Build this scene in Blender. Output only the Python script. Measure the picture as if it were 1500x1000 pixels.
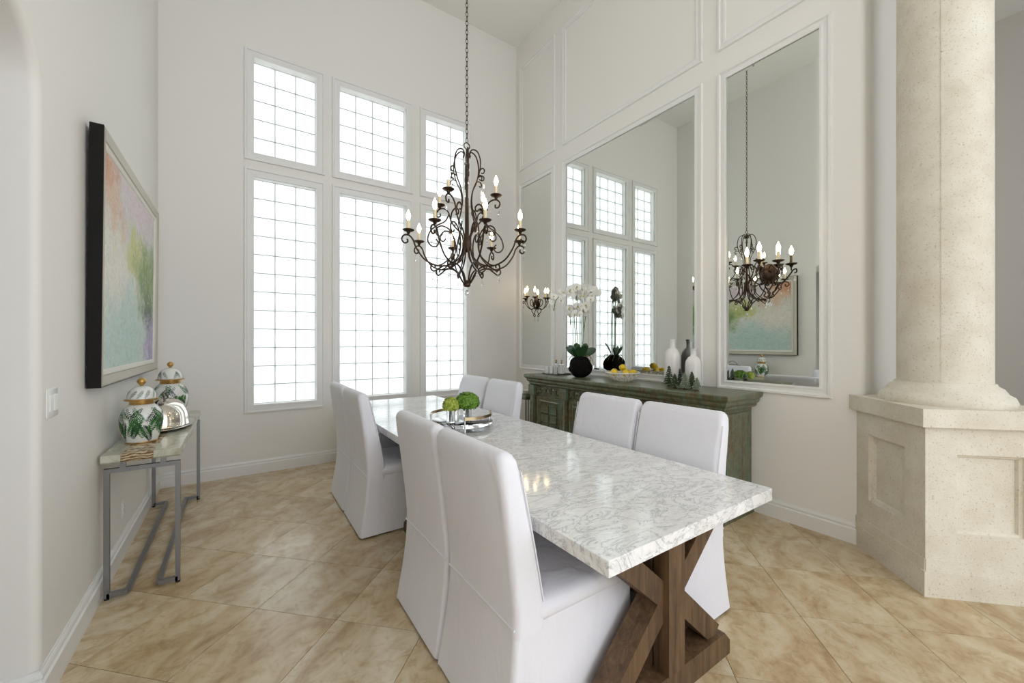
import bpy, math, random
from mathutils import Vector, Matrix
random.seed(7)
PI = math.pi
D = bpy.data
scene = bpy.context.scene
COL = scene.collection
for o in list(D.objects):
    D.objects.remove(o, do_unlink=True)

# ------------------------------------------------------------------ camera, world, lights, exposure
# room axes: +Y away along the side walls, +X to the right along the window wall; metres
HCAM, FPX, YAW = 1.41, 589.0, math.radians(34.31)
LX, RX, BY, CZ = -0.63, 3.56, 5.10, 5.95      # left wall, right wall, window wall, ceiling
cam_d = D.cameras.new('camera'); cam = D.objects.new('camera', cam_d); COL.objects.link(cam)
cam.location = (0, 0, HCAM); cam.rotation_euler = (PI / 2, 0, -YAW)
cam_d.sensor_width = 36; cam_d.lens = FPX / 1500 * 36; cam_d.clip_start = 0.02
scene.camera = cam
w = D.worlds.new('sky'); scene.world = w; w.use_nodes = True
bg = w.node_tree.nodes['Background']
bg.inputs[0].default_value = (0.86, 0.93, 1.0, 1); bg.inputs[1].default_value = 1.0

def area(name, loc, rot, sx, sy, power, col):
    l = D.lights.new(name, 'AREA'); l.shape = 'RECTANGLE'; l.size = sx; l.size_y = sy
    l.energy = power; l.color = col
    o = D.objects.new(name, l); o.location = loc; o.rotation_euler = rot; COL.objects.link(o)
    return o
# added fill light behind the camera, outside an invented row of tall doors
area('added_rear_daylight', (2.6, -6.3, 2.75), (PI / 2, 0, 0), 9.4, 5.0, 185, (0.78, 0.86, 1.0))
# second added light, from the right, beyond made-up side windows
area('added_side_daylight', (9.3, -3.8, 2.75), (PI / 2, 0, PI / 2), 4.2, 5.0, 500, (0.95, 0.97, 1.0))
# daylight outside the glass block windows
area('daylight_block_windows', (1.42, 5.95, 2.6), (PI / 2, 0, PI), 4.6, 5.8, 95, (0.97, 0.99, 1.0))
scene.view_settings.view_transform = 'Standard'; scene.view_settings.look = 'None'
scene.view_settings.gamma = 1.0; scene.view_settings.use_curve_mapping = False
scene.view_settings.exposure = 0.40
scene.cycles.max_bounces = 10; scene.cycles.diffuse_bounces = 6; scene.cycles.glossy_bounces = 5
scene.cycles.transmission_bounces = 8; scene.cycles.sample_clamp_indirect = 6.0
scene.cycles.caustics_reflective = False; scene.cycles.caustics_refractive = False

# ------------------------------------------------------------------ materials
def new_mat(name):
    m = D.materials.new(name); m.use_nodes = True
    nt = m.node_tree; p = nt.nodes['Principled BSDF']
    return m, nt, p
def mat(name, col, rough=0.5, metal=0.0, spec=0.5, **kw):
    m, nt, p = new_mat(name)
    p.inputs['Base Color'].default_value = (*col, 1); p.inputs['Roughness'].default_value = rough
    p.inputs['Metallic'].default_value = metal; p.inputs['Specular IOR Level'].default_value = spec
    for k, v in kw.items(): p.inputs[k.replace('_', ' ')].default_value = v
    return m
def N(nt, typ, **kw):
    n = nt.nodes.new(typ)
    for k, v in kw.items():
        if k in n.inputs: n.inputs[k].default_value = v
        else: setattr(n, k, v)
    return n
def L(nt, a, b): nt.links.new(a, b)
def coords(nt, scale=(1, 1, 1), kind='Object', rnd=False):
    tc = N(nt, 'ShaderNodeTexCoord'); mp = N(nt, 'ShaderNodeMapping'); mp.inputs['Scale'].default_value = scale
    L(nt, tc.outputs[kind], mp.inputs['Vector'])
    if rnd:
        oi = N(nt, 'ShaderNodeObjectInfo'); mu = N(nt, 'ShaderNodeMath', operation='MULTIPLY'); mu.inputs[1].default_value = 40
        L(nt, oi.outputs['Random'], mu.inputs[0]); L(nt, mu.outputs[0], mp.inputs['Location'])
    return mp.outputs[0]
def ramp(nt, fac, stops):
    r = N(nt, 'ShaderNodeValToRGB'); e = r.color_ramp.elements
    while len(e) < len(stops): e.new(0.5)
    for i, (p, c) in enumerate(stops): e[i].position = p; e[i].color = (*c, 1)
    L(nt, fac, r.inputs[0]); return r.outputs[0]
def noise(nt, vec, scale, detail=5, rough=0.6, dist=0.0):
    n = N(nt, 'ShaderNodeTexNoise'); n.inputs['Scale'].default_value = scale; n.inputs['Detail'].default_value = detail
    n.inputs['Roughness'].default_value = rough; n.inputs['Distortion'].default_value = dist
    L(nt, vec, n.inputs['Vector']); return n.outputs[0]
def mixc(nt, fac, a, b, mode='MIX'):
    m = N(nt, 'ShaderNodeMix', data_type='RGBA', blend_type=mode)
    for s, v in ((m.inputs[0], fac), (m.inputs[6], a), (m.inputs[7], b)):
        if isinstance(v, (int, float)): s.default_value = v
        elif isinstance(v, tuple): s.default_value = (*v, 1)
        else: L(nt, v, s)
    return m.outputs[2]
def bump(nt, p, h, strength=0.3, dist=0.01):
    b = N(nt, 'ShaderNodeBump'); b.inputs['Strength'].default_value = strength; b.inputs['Distance'].default_value = dist
    L(nt, h, b.inputs['Height']); L(nt, b.outputs[0], p.inputs['Normal'])

def m_wall():
    m, nt, p = new_mat('wall_paint'); p.inputs['Base Color'].default_value = (0.83, 0.81, 0.775, 1); p.inputs['Roughness'].default_value = 0.6
    v = coords(nt); bump(nt, p, noise(nt, v, 120, 2), 0.04, 0.002); return m
def m_trav():
    m, nt, p = new_mat('travertine'); v = coords(nt, (1, 1, 1), rnd=True)
    v2 = coords(nt, (1.0, 1.7, 1), rnd=True)
    a = noise(nt, v2, 2.6, 8, 0.62, 1.2); b = noise(nt, v, 14, 6, 0.7, 0.6)
    c1 = ramp(nt, a, [(0.26, (0.40, 0.285, 0.155)), (0.42, (0.57, 0.45, 0.295)), (0.56, (0.67, 0.575, 0.42)), (0.75, (0.76, 0.70, 0.56))])
    c2 = ramp(nt, b, [(0.32, (0.66, 0.56, 0.42)), (0.5, (0.93, 0.90, 0.84)), (0.7, (1, 1, 1))])
    oi = N(nt, 'ShaderNodeObjectInfo')
    tint = ramp(nt, oi.outputs['Random'], [(0.0, (0.88, 0.85, 0.8)), (0.5, (1, 1, 1)), (1.0, (0.95, 0.9, 0.82))])
    c = mixc(nt, 0.8, c1, c2, 'MULTIPLY'); c = mixc(nt, 1.0, c, tint, 'MULTIPLY')
    L(nt, c, p.inputs['Base Color'])
    r = ramp(nt, b, [(0.3, (0.28,) * 3), (0.7, (0.14,) * 3)]); L(nt, r, p.inputs['Roughness'])
    bump(nt, p, b, 0.05, 0.002); return m
def m_marble():
    m, nt, p = new_mat('marble'); v = coords(nt, (1.7, 3.6, 2.6)); v.node.inputs['Rotation'].default_value = (0, 0, 0.6)
    n1 = noise(nt, v, 3.2, 9, 0.66, 1.4)
    f1 = N(nt, 'ShaderNodeMath', operation='SUBTRACT'); L(nt, n1, f1.inputs[0]); f1.inputs[1].default_value = 0.5
    f2 = N(nt, 'ShaderNodeMath', operation='ABSOLUTE'); L(nt, f1.outputs[0], f2.inputs[0])
    vein = ramp(nt, f2.outputs[0], [(0.0, (0.45, 0.46, 0.49)), (0.008, (0.66, 0.66, 0.68)), (0.026, (0.85, 0.85, 0.85)), (0.10, (0.90, 0.90, 0.89))])
    n2 = noise(nt, v, 9, 8, 0.7, 1.0)
    g1 = N(nt, 'ShaderNodeMath', operation='SUBTRACT'); L(nt, n2, g1.inputs[0]); g1.inputs[1].default_value = 0.47
    g2 = N(nt, 'ShaderNodeMath', operation='ABSOLUTE'); L(nt, g1.outputs[0], g2.inputs[0])
    vein2 = ramp(nt, g2.outputs[0], [(0.0, (0.70, 0.70, 0.72)), (0.022, (0.95, 0.95, 0.95)), (0.1, (1, 1, 1))])
    cl = ramp(nt, noise(nt, v, 1.3, 4), [(0.35, (0.90, 0.895, 0.88)), (0.65, (1, 1, 1))])
    c = mixc(nt, 0.6, vein, vein2, 'MULTIPLY'); c = mixc(nt, 1.0, c, cl, 'MULTIPLY')
    L(nt, c, p.inputs['Base Color']); p.inputs['Roughness'].default_value = 0.09; return m
def m_wood(name, cols, scale=(14, 14, 1.2), rough=0.55, bs=0.25):
    m, nt, p = new_mat(name); v = coords(nt, scale)
    n = noise(nt, v, 2.0, 8, 0.65, 0.8)
    L(nt, ramp(nt, n, cols), p.inputs['Base Color']); p.inputs['Roughness'].default_value = rough
    bump(nt, p, n, bs, 0.004); return m
def m_green():
    m, nt, p = new_mat('worn_green_paint'); v = coords(nt, (9, 1.6, 9)); vs = coords(nt, (5, 5, 5))
    n = noise(nt, v, 2.2, 8, 0.7, 0.6); n2 = noise(nt, vs, 3.0, 7, 0.7, 0.4)
    vz = coords(nt, (16, 16, 1.3)); n3 = noise(nt, vz, 1.6, 7, 0.7, 0.5)
    c1 = ramp(nt, n, [(0.30, (0.014, 0.011, 0.006)), (0.43, (0.095, 0.080, 0.038)), (0.54, (0.135, 0.150, 0.085)), (0.70, (0.20, 0.255, 0.18))])
    c2 = ramp(nt, n3, [(0.36, (0.060, 0.030, 0.012)), (0.48, (0.15, 0.115, 0.05)), (0.56, (0.10, 0.185, 0.14)), (0.70, (0.17, 0.28, 0.22))])
    L(nt, mixc(nt, 0.55, c1, c2), p.inputs['Base Color']); p.inputs['Roughness'].default_value = 0.30
    bump(nt, p, n, 0.35, 0.004); return m
def m_stone():
    m, nt, p = new_mat('coral_stone'); v = coords(nt)
    n = noise(nt, v, 5, 5); pit = noise(nt, v, 95, 4, 0.7)
    c = ramp(nt, n, [(0.3, (0.66, 0.60, 0.49)), (0.6, (0.75, 0.71, 0.61)), (0.8, (0.80, 0.77, 0.68))])
    pc = ramp(nt, pit, [(0.32, (0.50, 0.42, 0.30)), (0.42, (1, 1, 1))])
    L(nt, mixc(nt, 0.7, c, pc, 'MULTIPLY'), p.inputs['Base Color']); p.inputs['Roughness'].default_value = 0.85
    bump(nt, p, pit, 0.5, 0.004); return m
def m_fabric():
    m, nt, p = new_mat('white_cotton'); p.inputs['Base Color'].default_value = (0.775, 0.77, 0.82, 1)
    p.inputs['Roughness'].default_value = 0.85; p.inputs['Sheen Weight'].default_value = 0.15
    v = coords(nt, (1.5, 1.5, 0.7)); n = noise(nt, v, 5, 3, 0.5, 0.8); bump(nt, p, n, 0.38, 0.025); return m
def m_onyx():
    m, nt, p = new_mat('banded_onyx'); v = coords(nt, (6, 2.5, 6)); n = noise(nt, v, 1.6, 7, 0.6, 1.2)
    c = ramp(nt, n, [(0.3, (0.33, 0.30, 0.20)), (0.5, (0.50, 0.50, 0.40)), (0.7, (0.66, 0.67, 0.58))])
    L(nt, c, p.inputs['Base Color']); p.inputs['Roughness'].default_value = 0.15; return m
def m_petrified():
    m, nt, p = new_mat('petrified_wood'); v = coords(nt)
    wv = N(nt, 'ShaderNodeTexWave', wave_type='RINGS', rings_direction='Y'); wv.inputs['Scale'].default_value = 22
    wv.inputs['Distortion'].default_value = 7; wv.inputs['Detail'].default_value = 3; wv.inputs['Detail Scale'].default_value = 1.2
    L(nt, v, wv.inputs['Vector'])
    L(nt, ramp(nt, wv.outputs['Fac'], [(0.2, (0.16, 0.09, 0.04)), (0.6, (0.38, 0.26, 0.13)), (0.9, (0.55, 0.45, 0.29))]), p.inputs['Base Color'])
    p.inputs['Roughness'].default_value = 0.25; return m
def m_painting():
    # abstract canvas: local x 0..1 along the wall (near to far), y 0..1 bottom to top
    m, nt, p = new_mat('abstract_canvas'); tc = N(nt, 'ShaderNodeTexCoord')
    uv = tc.outputs['UV']
    nz = N(nt, 'ShaderNodeTexNoise'); nz.inputs['Scale'].default_value = 5.5; nz.inputs['Detail'].default_value = 8; nz.inputs['Roughness'].default_value = 0.72
    mp = N(nt, 'ShaderNodeMapping'); mp.inputs['Scale'].default_value = (1.3, 1, 1); L(nt, uv, mp.inputs[0]); L(nt, mp.outputs[0], nz.inputs[0])
    sub = N(nt, 'ShaderNodeVectorMath', operation='SUBTRACT'); L(nt, nz.outputs[1], sub.inputs[0]); sub.inputs[1].default_value = (0.5, 0.5, 0.5)
    sc = N(nt, 'ShaderNodeVectorMath', operation='SCALE'); L(nt, sub.outputs[0], sc.inputs[0]); sc.inputs['Scale'].default_value = 0.62
    ad = N(nt, 'ShaderNodeVectorMath', operation='ADD'); L(nt, uv, ad.inputs[0]); L(nt, sc.outputs[0], ad.inputs[1])
    W = ad.outputs[0]
    def blob(cx, cy, sx, sy, soft0=0.35, soft1=1.0):
        mm = N(nt, 'ShaderNodeMapping'); mm.inputs['Location'].default_value = (-cx / sx, -cy / sy, 0); mm.inputs['Scale'].default_value = (1 / sx, 1 / sy, 0)
        L(nt, W, mm.inputs[0]); ln = N(nt, 'ShaderNodeVectorMath', operation='LENGTH'); L(nt, mm.outputs[0], ln.inputs[0])
        mr = N(nt, 'ShaderNodeMapRange'); mr.inputs[1].default_value = soft0; mr.inputs[2].default_value = soft1; mr.inputs[3].default_value = 1; mr.inputs[4].default_value = 0
        L(nt, ln.outputs['Value'], mr.inputs[0]); return mr.outputs[0]
    c = (0.62, 0.70, 0.64)
    c = mixc(nt, blob(0.65, 1.0, 0.75, 0.42), c, (0.72, 0.60, 0.64))
    c = mixc(nt, blob(0.06, 0.97, 0.26, 0.36), c, (0.62, 0.30, 0.16))
    c = mixc(nt, blob(0.18, 0.75, 0.2, 0.18), c, (0.72, 0.50, 0.36))
    c = mixc(nt, blob(0.22, 0.50, 0.40, 0.26), c, (0.80, 0.76, 0.68))
    c = mixc(nt, blob(0.55, 0.62, 0.32, 0.16), c, (0.60, 0.60, 0.22))
    c = mixc(nt, blob(0.80, 0.52, 0.34, 0.24), c, (0.22, 0.33, 0.10))
    c = mixc(nt, blob(0.82, 0.36, 0.16, 0.16), c, (0.10, 0.15, 0.09))
    c = mixc(nt, blob(0.88, 0.14, 0.16, 0.26), c, (0.40, 0.30, 0.56))
    c = mixc(nt, blob(0.35, 0.18, 0.5, 0.3), c, (0.50, 0.66, 0.60))
    n2 = noise(nt, uv, 26, 6, 0.75, 1.5)
    dab = ramp(nt, n2, [(0.35, (0.62, 0.62, 0.60)), (0.55, (1, 1, 1)), (0.72, (1.0, 1.0, 1.0))])
    c = mixc(nt, 0.5, c, dab, 'MULTIPLY')
    n3 = noise(nt, uv, 11, 8, 0.8, 2.0); c = mixc(nt, ramp(nt, n3, [(0.52, (0, 0, 0)), (0.66, (0.55,) * 3)]), c, (0.80, 0.80, 0.74))
    L(nt, c, p.inputs['Base Color']); p.inputs['Roughness'].default_value = 0.5
    bump(nt, p, n2, 0.3, 0.003); return m
def m_block():
    m = D.materials.new('frosted_glass_block'); m.use_nodes = True; nt = m.node_tree
    for n in list(nt.nodes): nt.nodes.remove(n)
    out = N(nt, 'ShaderNodeOutputMaterial'); tr = N(nt, 'ShaderNodeBsdfTranslucent'); gl = N(nt, 'ShaderNodeBsdfGlossy')
    tr.inputs[0].default_value = (0.86, 0.90, 0.89, 1); gl.inputs['Color'].default_value = (0.9, 0.95, 0.95, 1); gl.inputs['Roughness'].default_value = 0.12
    mx = N(nt, 'ShaderNodeMixShader'); mx.inputs[0].default_value = 0.10
    L(nt, tr.outputs[0], mx.inputs[1]); L(nt, gl.outputs[0], mx.inputs[2]); L(nt, mx.outputs[0], out.inputs[0]); return m
def m_glass(name, col=(1, 1, 1), rough=0.0, ior=1.45):
    return mat(name, col, rough, Transmission_Weight=1.0, IOR=ior)
def m_emit(name, col, strength):
    m, nt, p = new_mat(name); p.inputs['Emission Color'].default_value = (*col, 1); p.inputs['Emission Strength'].default_value = strength
    p.inputs['Base Color'].default_value = (*col, 1); return m
def m_petals(name, a, b):
    m, nt, p = new_mat(name); v = coords(nt); L(nt, ramp(nt, noise(nt, v, 55, 2), [(0.35, a), (0.65, b)]), p.inputs['Base Color']); p.inputs['Roughness'].default_value = 0.6; return m
M = dict(
    wall=m_wall(), trim=mat('trim_paint', (0.82, 0.815, 0.80), 0.35), ceil=mat('ceiling_paint', (0.90, 0.895, 0.86), 0.7),
    trav=m_trav(), grout=mat('grout', (0.42, 0.35, 0.25), 0.8), marble=m_marble(),
    oak=m_wood('stained_trestle_wood', [(0.3, (0.045, 0.024, 0.011)), (0.5, (0.105, 0.057, 0.025)), (0.7, (0.175, 0.105, 0.052))]),
    green=m_green(), stone=m_stone(), fabric=m_fabric(), onyx=m_onyx(), petri=m_petrified(), canvas=m_painting(), block=m_block(),
    mortar=mat('mortar', (0.60, 0.61, 0.61), 0.8), mirror=mat('mirror_silver', (0.80, 0.825, 0.785), 0.0, 1.0),
    iron=mat('bronzed_iron', (0.055, 0.034, 0.022), 0.42, 0.75), wax=mat('candle_sleeve', (0.80, 0.70, 0.48), 0.5),
    bulb=m_emit('lit_bulb', (1.0, 0.74, 0.42), 20.0), crystal=m_glass('crystal', (1, 1, 1), 0.0, 1.6), glass=m_glass('clear_glass'),
    steel=mat('grey_metal', (0.25, 0.25, 0.25), 0.38, 0.8), silver=mat('polished_silver', (0.75, 0.70, 0.64), 0.08, 1.0), oldsilver=mat('tarnished_silver', (0.16, 0.14, 0.125), 0.35, 0.9),
    black=mat('black_lacquer', (0.006, 0.005, 0.004), 0.5, 0.0, 0.2), rubber=mat('rubber', (0.01, 0.01, 0.01), 0.6), champ=mat('champagne_leaf', (0.52, 0.48, 0.40), 0.35, 0.5),
    linen=mat('linen_liner', (0.78, 0.76, 0.70), 0.8), porcelain=mat('white_porcelain', (0.82, 0.82, 0.78), 0.12), fern=mat('fern_green_glaze', (0.045, 0.17, 0.035), 0.2),
    fern2=mat('dark_green_glaze', (0.012, 0.055, 0.022), 0.2), gold=mat('gold_band', (0.55, 0.33, 0.10), 0.3, 0.8), brass=mat('brushed_gold', (0.62, 0.47, 0.26), 0.22, 1.0),
    chrome=mat('polished_nickel', (0.75, 0.73, 0.69), 0.12, 1.0), lime=m_petals('lime_petals', (0.30, 0.40, 0.03), (0.58, 0.64, 0.14)), leafg=m_petals('green_petals', (0.06, 0.17, 0.008), (0.24, 0.42, 0.045)), stemg=mat('stem_green', (0.12, 0.22, 0.05), 0.5),
    leaf=mat('orchid_leaf', (0.018, 0.060, 0.018), 0.32), moss=mat('dark_moss', (0.006, 0.005, 0.0035), 0.95, 0.0, 0.15), root=mat('aerial_root', (0.30, 0.24, 0.12), 0.7), petal=mat('white_petals', (0.86, 0.86, 0.82), 0.55), lip=mat('orchid_throat', (0.60, 0.55, 0.20), 0.5),
    lemon=mat('lemon_skin', (0.80, 0.55, 0.02), 0.35), ceramic=mat('lattice_ceramic', (0.82, 0.79, 0.72), 0.3), bottle=mat('pearl_glaze', (0.90, 0.88, 0.85), 0.15, Transmission_Weight=0.12), pine=mat('frosted_pine', (0.045, 0.070, 0.030), 0.8), pine2=mat('dark_pine', (0.012, 0.024, 0.012), 0.8), pine3=mat('pale_pine', (0.19, 0.23, 0.16), 0.8), snow=mat('frost', (0.7, 0.72, 0.68), 0.7),
    plate=mat('plastic_plate', (0.82, 0.82, 0.80), 0.3), dark=mat('slot_dark', (0.03, 0.03, 0.03), 0.5), greige=mat('greige_paint', (0.72, 0.68, 0.64), 0.6),
)

# ------------------------------------------------------------------ mesh helpers
class MB:
    def __init__(s): s.v = []; s.f = []
    def add(s, vs, fs):
        n = len(s.v); s.v += [tuple(v) for v in vs]; s.f += [tuple(i + n for i in f) for f in fs]; return s
    def box(s, x0, x1, y0, y1, z0, z1, T=None):
        vs = [Vector(c) for c in ((x0, y0, z0), (x1, y0, z0), (x1, y1, z0), (x0, y1, z0), (x0, y0, z1), (x1, y0, z1), (x1, y1, z1), (x0, y1, z1))]
        if T: vs = [T @ v for v in vs]
        return s.add(vs, [(0, 3, 2, 1), (4, 5, 6, 7), (0, 1, 5, 4), (1, 2, 6, 5), (2, 3, 7, 6), (3, 0, 4, 7)])
    def prism(s, poly, z0, z1, T=None):
        n = len(poly); vs = [Vector((x, y, z0)) for x, y in poly] + [Vector((x, y, z1)) for x, y in poly]
        if T: vs = [T @ v for v in vs]
        return s.add(vs, [tuple(range(n - 1, -1, -1)), tuple(range(n, 2 * n))] + [(i, (i + 1) % n, n + (i + 1) % n, n + i) for i in range(n)])
    def loops(s, rings, cap0=True, cap1=True):
        n = len(rings[0]); vs = [p for r in rings for p in r]; fs = []
        for k in range(len(rings) - 1):
            for i in range(n):
                j = (i + 1) % n; fs.append((k * n + i, k * n + j, (k + 1) * n + j, (k + 1) * n + i))
        if cap0: fs.append(tuple(range(n - 1, -1, -1)))
        if cap1: fs.append(tuple((len(rings) - 1) * n + i for i in range(n)))
        return s.add(vs, fs)
    def lathe(s, prof, seg=20, T=None, sx=1, sy=1):
        rings = [[Vector((max(r, 1e-4) * math.cos(2 * PI * i / seg) * sx, max(r, 1e-4) * math.sin(2 * PI * i / seg) * sy, z)) for i in range(seg)] for r, z in prof]
        if T: rings = [[T @ p for p in r] for r in rings]
        return s.loops(rings)
    def tube(s, pts, r, seg=6, closed=False):
        pts = [Vector(p) for p in pts]; n = len(pts); up = Vector((0, 0, 1)); rings = []
        prev = None
        for i in range(n):
            a = pts[i - 1] if (i > 0 or closed) else pts[i]; b = pts[(i + 1) % n] if (i < n - 1 or closed) else pts[i]
            t = (b - a).normalized() if (b - a).length > 1e-9 else Vector((0, 0, 1))
            if prev is None:
                u = up if abs(t.dot(up)) < 0.9 else Vector((1, 0, 0)); nrm = (u - t * u.dot(t)).normalized()
            else:
                nrm = prev - t * prev.dot(t); nrm = nrm.normalized() if nrm.length > 1e-6 else t.orthogonal().normalized()
            prev = nrm; bn = t.cross(nrm); rr = r[i] if isinstance(r, (list, tuple)) else r
            rings.append([pts[i] + (nrm * math.cos(2 * PI * k / seg) + bn * math.sin(2 * PI * k / seg)) * rr for k in range(seg)])
        if closed:
            rings.append(rings[0]); return s.loops(rings, False, False)
        return s.loops(rings)
    def frame(s, a0, a1, b0, b1, prof, P):
        # mitred ring around rectangle; prof = (outward offset, height off the surface); P maps (a, b, h) to 3-D
        rings = []
        for sa, sb, ca, cb in ((-1, -1, a0, b0), (1, -1, a1, b0), (1, 1, a1, b1), (-1, 1, a0, b1)):
            rings.append([Vector(P(ca + sa * w, cb + sb * w, h)) for w, h in prof])
        n = len(prof); vs = [p for r in rings for p in r]; fs = []
        for k in range(4):
            for i in range(n - 1): fs.append((k * n + i, ((k + 1) % 4) * n + i, ((k + 1) % 4) * n + i + 1, k * n + i + 1))
        return s.add(vs, fs)
    def sweep(s, path, prof):
        # profile (d off the wall to the left of travel, z) along a horizontal polyline with mitred corners
        pts = [Vector(p) for p in path]; rings = []
        for i, p in enumerate(pts):
            d0 = (pts[i] - pts[i - 1]).normalized() if i > 0 else None; d1 = (pts[i + 1] - pts[i]).normalized() if i < len(pts) - 1 else None
            n0 = Vector((-d0.y, d0.x)) if d0 else None; n1 = Vector((-d1.y, d1.x)) if d1 else None
            if n0 and n1: m = (n0 + n1); m = m / max(m.dot(n0), 0.3)
            else: m = n0 or n1
            rings.append([Vector((p.x + m.x * d, p.y + m.y * d, z)) for d, z in prof])
        return s.loops(rings)
    def build(s, name, material, parent=None, smooth=None, loc=None, rot=None):
        me = D.meshes.new(name); me.from_pydata(s.v, [], s.f); me.update(); me.materials.append(M[material] if isinstance(material, str) else material)
        import bmesh as bmh
        bm = bmh.new(); bm.from_mesh(me); bmh.ops.recalc_face_normals(bm, faces=bm.faces); bm.to_mesh(me); bm.free()
        if smooth is not None:
            me.shade_smooth(); me.set_sharp_from_angle(angle=math.radians(smooth))
        return link(name, me, parent, loc, rot)
def link(name, me, parent=None, loc=None, rot=None):
    o = D.objects.new(name, me); COL.objects.link(o); o.parent = parent
    if loc is not None: o.location = loc
    if rot is not None: o.rotation_euler = rot
    return o
def thing(name, label, cat, loc=(0, 0, 0), rotz=0, group=None):
    o = D.objects.new(name, None); o.empty_display_size = 0.05; COL.objects.link(o); o.location = loc; o.rotation_euler = (0, 0, rotz)
    o['label'] = label; o['category'] = cat
    if group: o['group'] = group
    return o
def tag(o, label, cat, group=None):
    o['label'] = label; o['category'] = cat
    if group: o['group'] = group
    return o
def struct(o, label=None):
    o['kind'] = 'structure'
    if label: o['label'] = label
    return o
def copy_tree(o, parent=None):
    c = o.copy(); COL.objects.link(c); c.parent = parent
    for ch in list(o.children): copy_tree(ch, c)
    return c
def crom(pts, n=5):
    out = []; P = [Vector(p) for p in pts]
    for i in range(len(P) - 1):
        p0 = P[max(i - 1, 0)]; p1 = P[i]; p2 = P[i + 1]; p3 = P[min(i + 2, len(P) - 1)]
        for k in range(n):
            t = k / n
            out.append(0.5 * ((2 * p1) + (p2 - p0) * t + (2 * p0 - 5 * p1 + 4 * p2 - p3) * t * t + (3 * p1 - p0 - 3 * p2 + p3) * t ** 3))
    out.append(P[-1]); return out
def rrect(hx, hy, r, n=4, cx=0, cy=0):
    pts = []
    for sx, sy, a0 in ((1, 1, 0), (-1, 1, 90), (-1, -1, 180), (1, -1, 270)):
        for k in range(n + 1):
            a = math.radians(a0 + 90 * k / n); pts.append((cx + sx * (hx - r) + r * math.cos(a), cy + sy * (hy - r) + r * math.sin(a)))
    return pts

# ------------------------------------------------------------------ setting: floor and tiles
fl = struct(MB().box(-3.2, 9.0, -6.0, 5.4, -0.12, -0.004).build('floor', 'grout'), 'travertine tiled floor laid on the diagonal')
PITCH, U0, V0 = 0.465, 1.3718, 2.182
R2 = math.sqrt(2)
def clip(poly, ax, lim, keep_greater):
    out = []
    for i in range(len(poly)):
        a, b = poly[i], poly[(i + 1) % len(poly)]
        ia = (a[ax] >= lim) == keep_greater or a[ax] == lim; ib = (b[ax] >= lim) == keep_greater or b[ax] == lim
        if ia: out.append(a)
        if ia != ib:
            t = (lim - a[ax]) / (b[ax] - a[ax]); out.append((a[0] + t * (b[0] - a[0]), a[1] + t * (b[1] - a[1])))
    return out
hp = PITCH / 2 - 0.0014
full = MB().prism([(-hp, -hp), (hp, -hp), (hp, hp), (-hp, hp)], -0.008, 0.0)
full_me = None
for iu in range(-12, 16):
    for iv in range(-16, 12):
        uc = U0 + (iu + 0.5) * PITCH; vc = V0 + (iv + 0.5) * PITCH
        cx, cy = (uc - vc) / R2, (uc + vc) / R2
        sq = [(cx + (a - b) / R2, cy + (a + b) / R2) for a, b in ((-hp, -hp), (hp, -hp), (hp, hp), (-hp, hp))]
        if cx < -1.1 or cx > 5.6 or cy < -1.4 or cy > 5.6: continue
        pl = sq
        for ax, lim, kg in ((0, LX + 0.001, True), (0, 5.2, False), (1, -1.0, True), (1, BY - 0.001, False)): pl = clip(pl, ax, lim, kg) if pl else pl
        if len(pl) < 3: continue
        if len(pl) == 4 and all(abs(p[0] - q[0]) + abs(p[1] - q[1]) < 1e-6 for p, q in zip(pl, sq)):
            if full_me is None:
                t = full.build('tile', 'trav', fl, None, (cx, cy, 0), (0, 0, PI / 4)); full_me = t.data
            else: link('tile', full_me, fl, (cx, cy, 0), (0, 0, PI / 4))
        else:
            MB().prism([(x - cx, y - cy) for x, y in pl], -0.008, 0.0).build('tile', 'trav', fl, None, (cx, cy, 0))

# ------------------------------------------------------------------ walls and ceiling
struct(MB().box(-3.2, 9.0, -6.0, 5.4, CZ, CZ + 0.15).build('ceiling', 'ceil'))
WIN = []   # x0, x1, z0, z1, cols, rows
for x0, x1, c in ((0.142, 0.751, 3), (1.001, 1.814, 4), (2.080, 2.689, 3)):
    WIN.append((x0, x1, 0.735, 3.171, c, 12)); WIN.append((x0, x1, 3.424, 4.437, c, 5))
def wall_back():
    mb = MB(); xs = sorted({LX - 0.4, RX + 0.3, *[w_[0] for w_ in WIN], *[w_[1] for w_ in WIN]}); zs = sorted({0.0, CZ, *[w_[2] for w_ in WIN], *[w_[3] for w_ in WIN]})
    for i in range(len(xs) - 1):
        for k in range(len(zs) - 1):
            xm, zm = (xs[i] + xs[i + 1]) / 2, (zs[k] + zs[k + 1]) / 2
            if any(w_[0] < xm < w_[1] and w_[2] < zm < w_[3] for w_ in WIN): continue
            for y in (BY, BY + 0.20): mb.add([(xs[i], y, zs[k]), (xs[i + 1], y, zs[k]), (xs[i + 1], y, zs[k + 1]), (xs[i], y, zs[k + 1])], [(0, 1, 2, 3)])
    for x0, x1, z0, z1, *_ in WIN:
        a, b = BY, BY + 0.20
        mb.add([(x0, a, z0), (x1, a, z0), (x1, a, z1), (x0, a, z1), (x0, b, z0), (x1, b, z0), (x1, b, z1), (x0, b, z1)], [(0, 1, 5, 4), (1, 2, 6, 5), (2, 3, 7, 6), (3, 0, 4, 7)])
    return struct(mb.build('wall_back', 'wall'))
wall_back()
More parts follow.
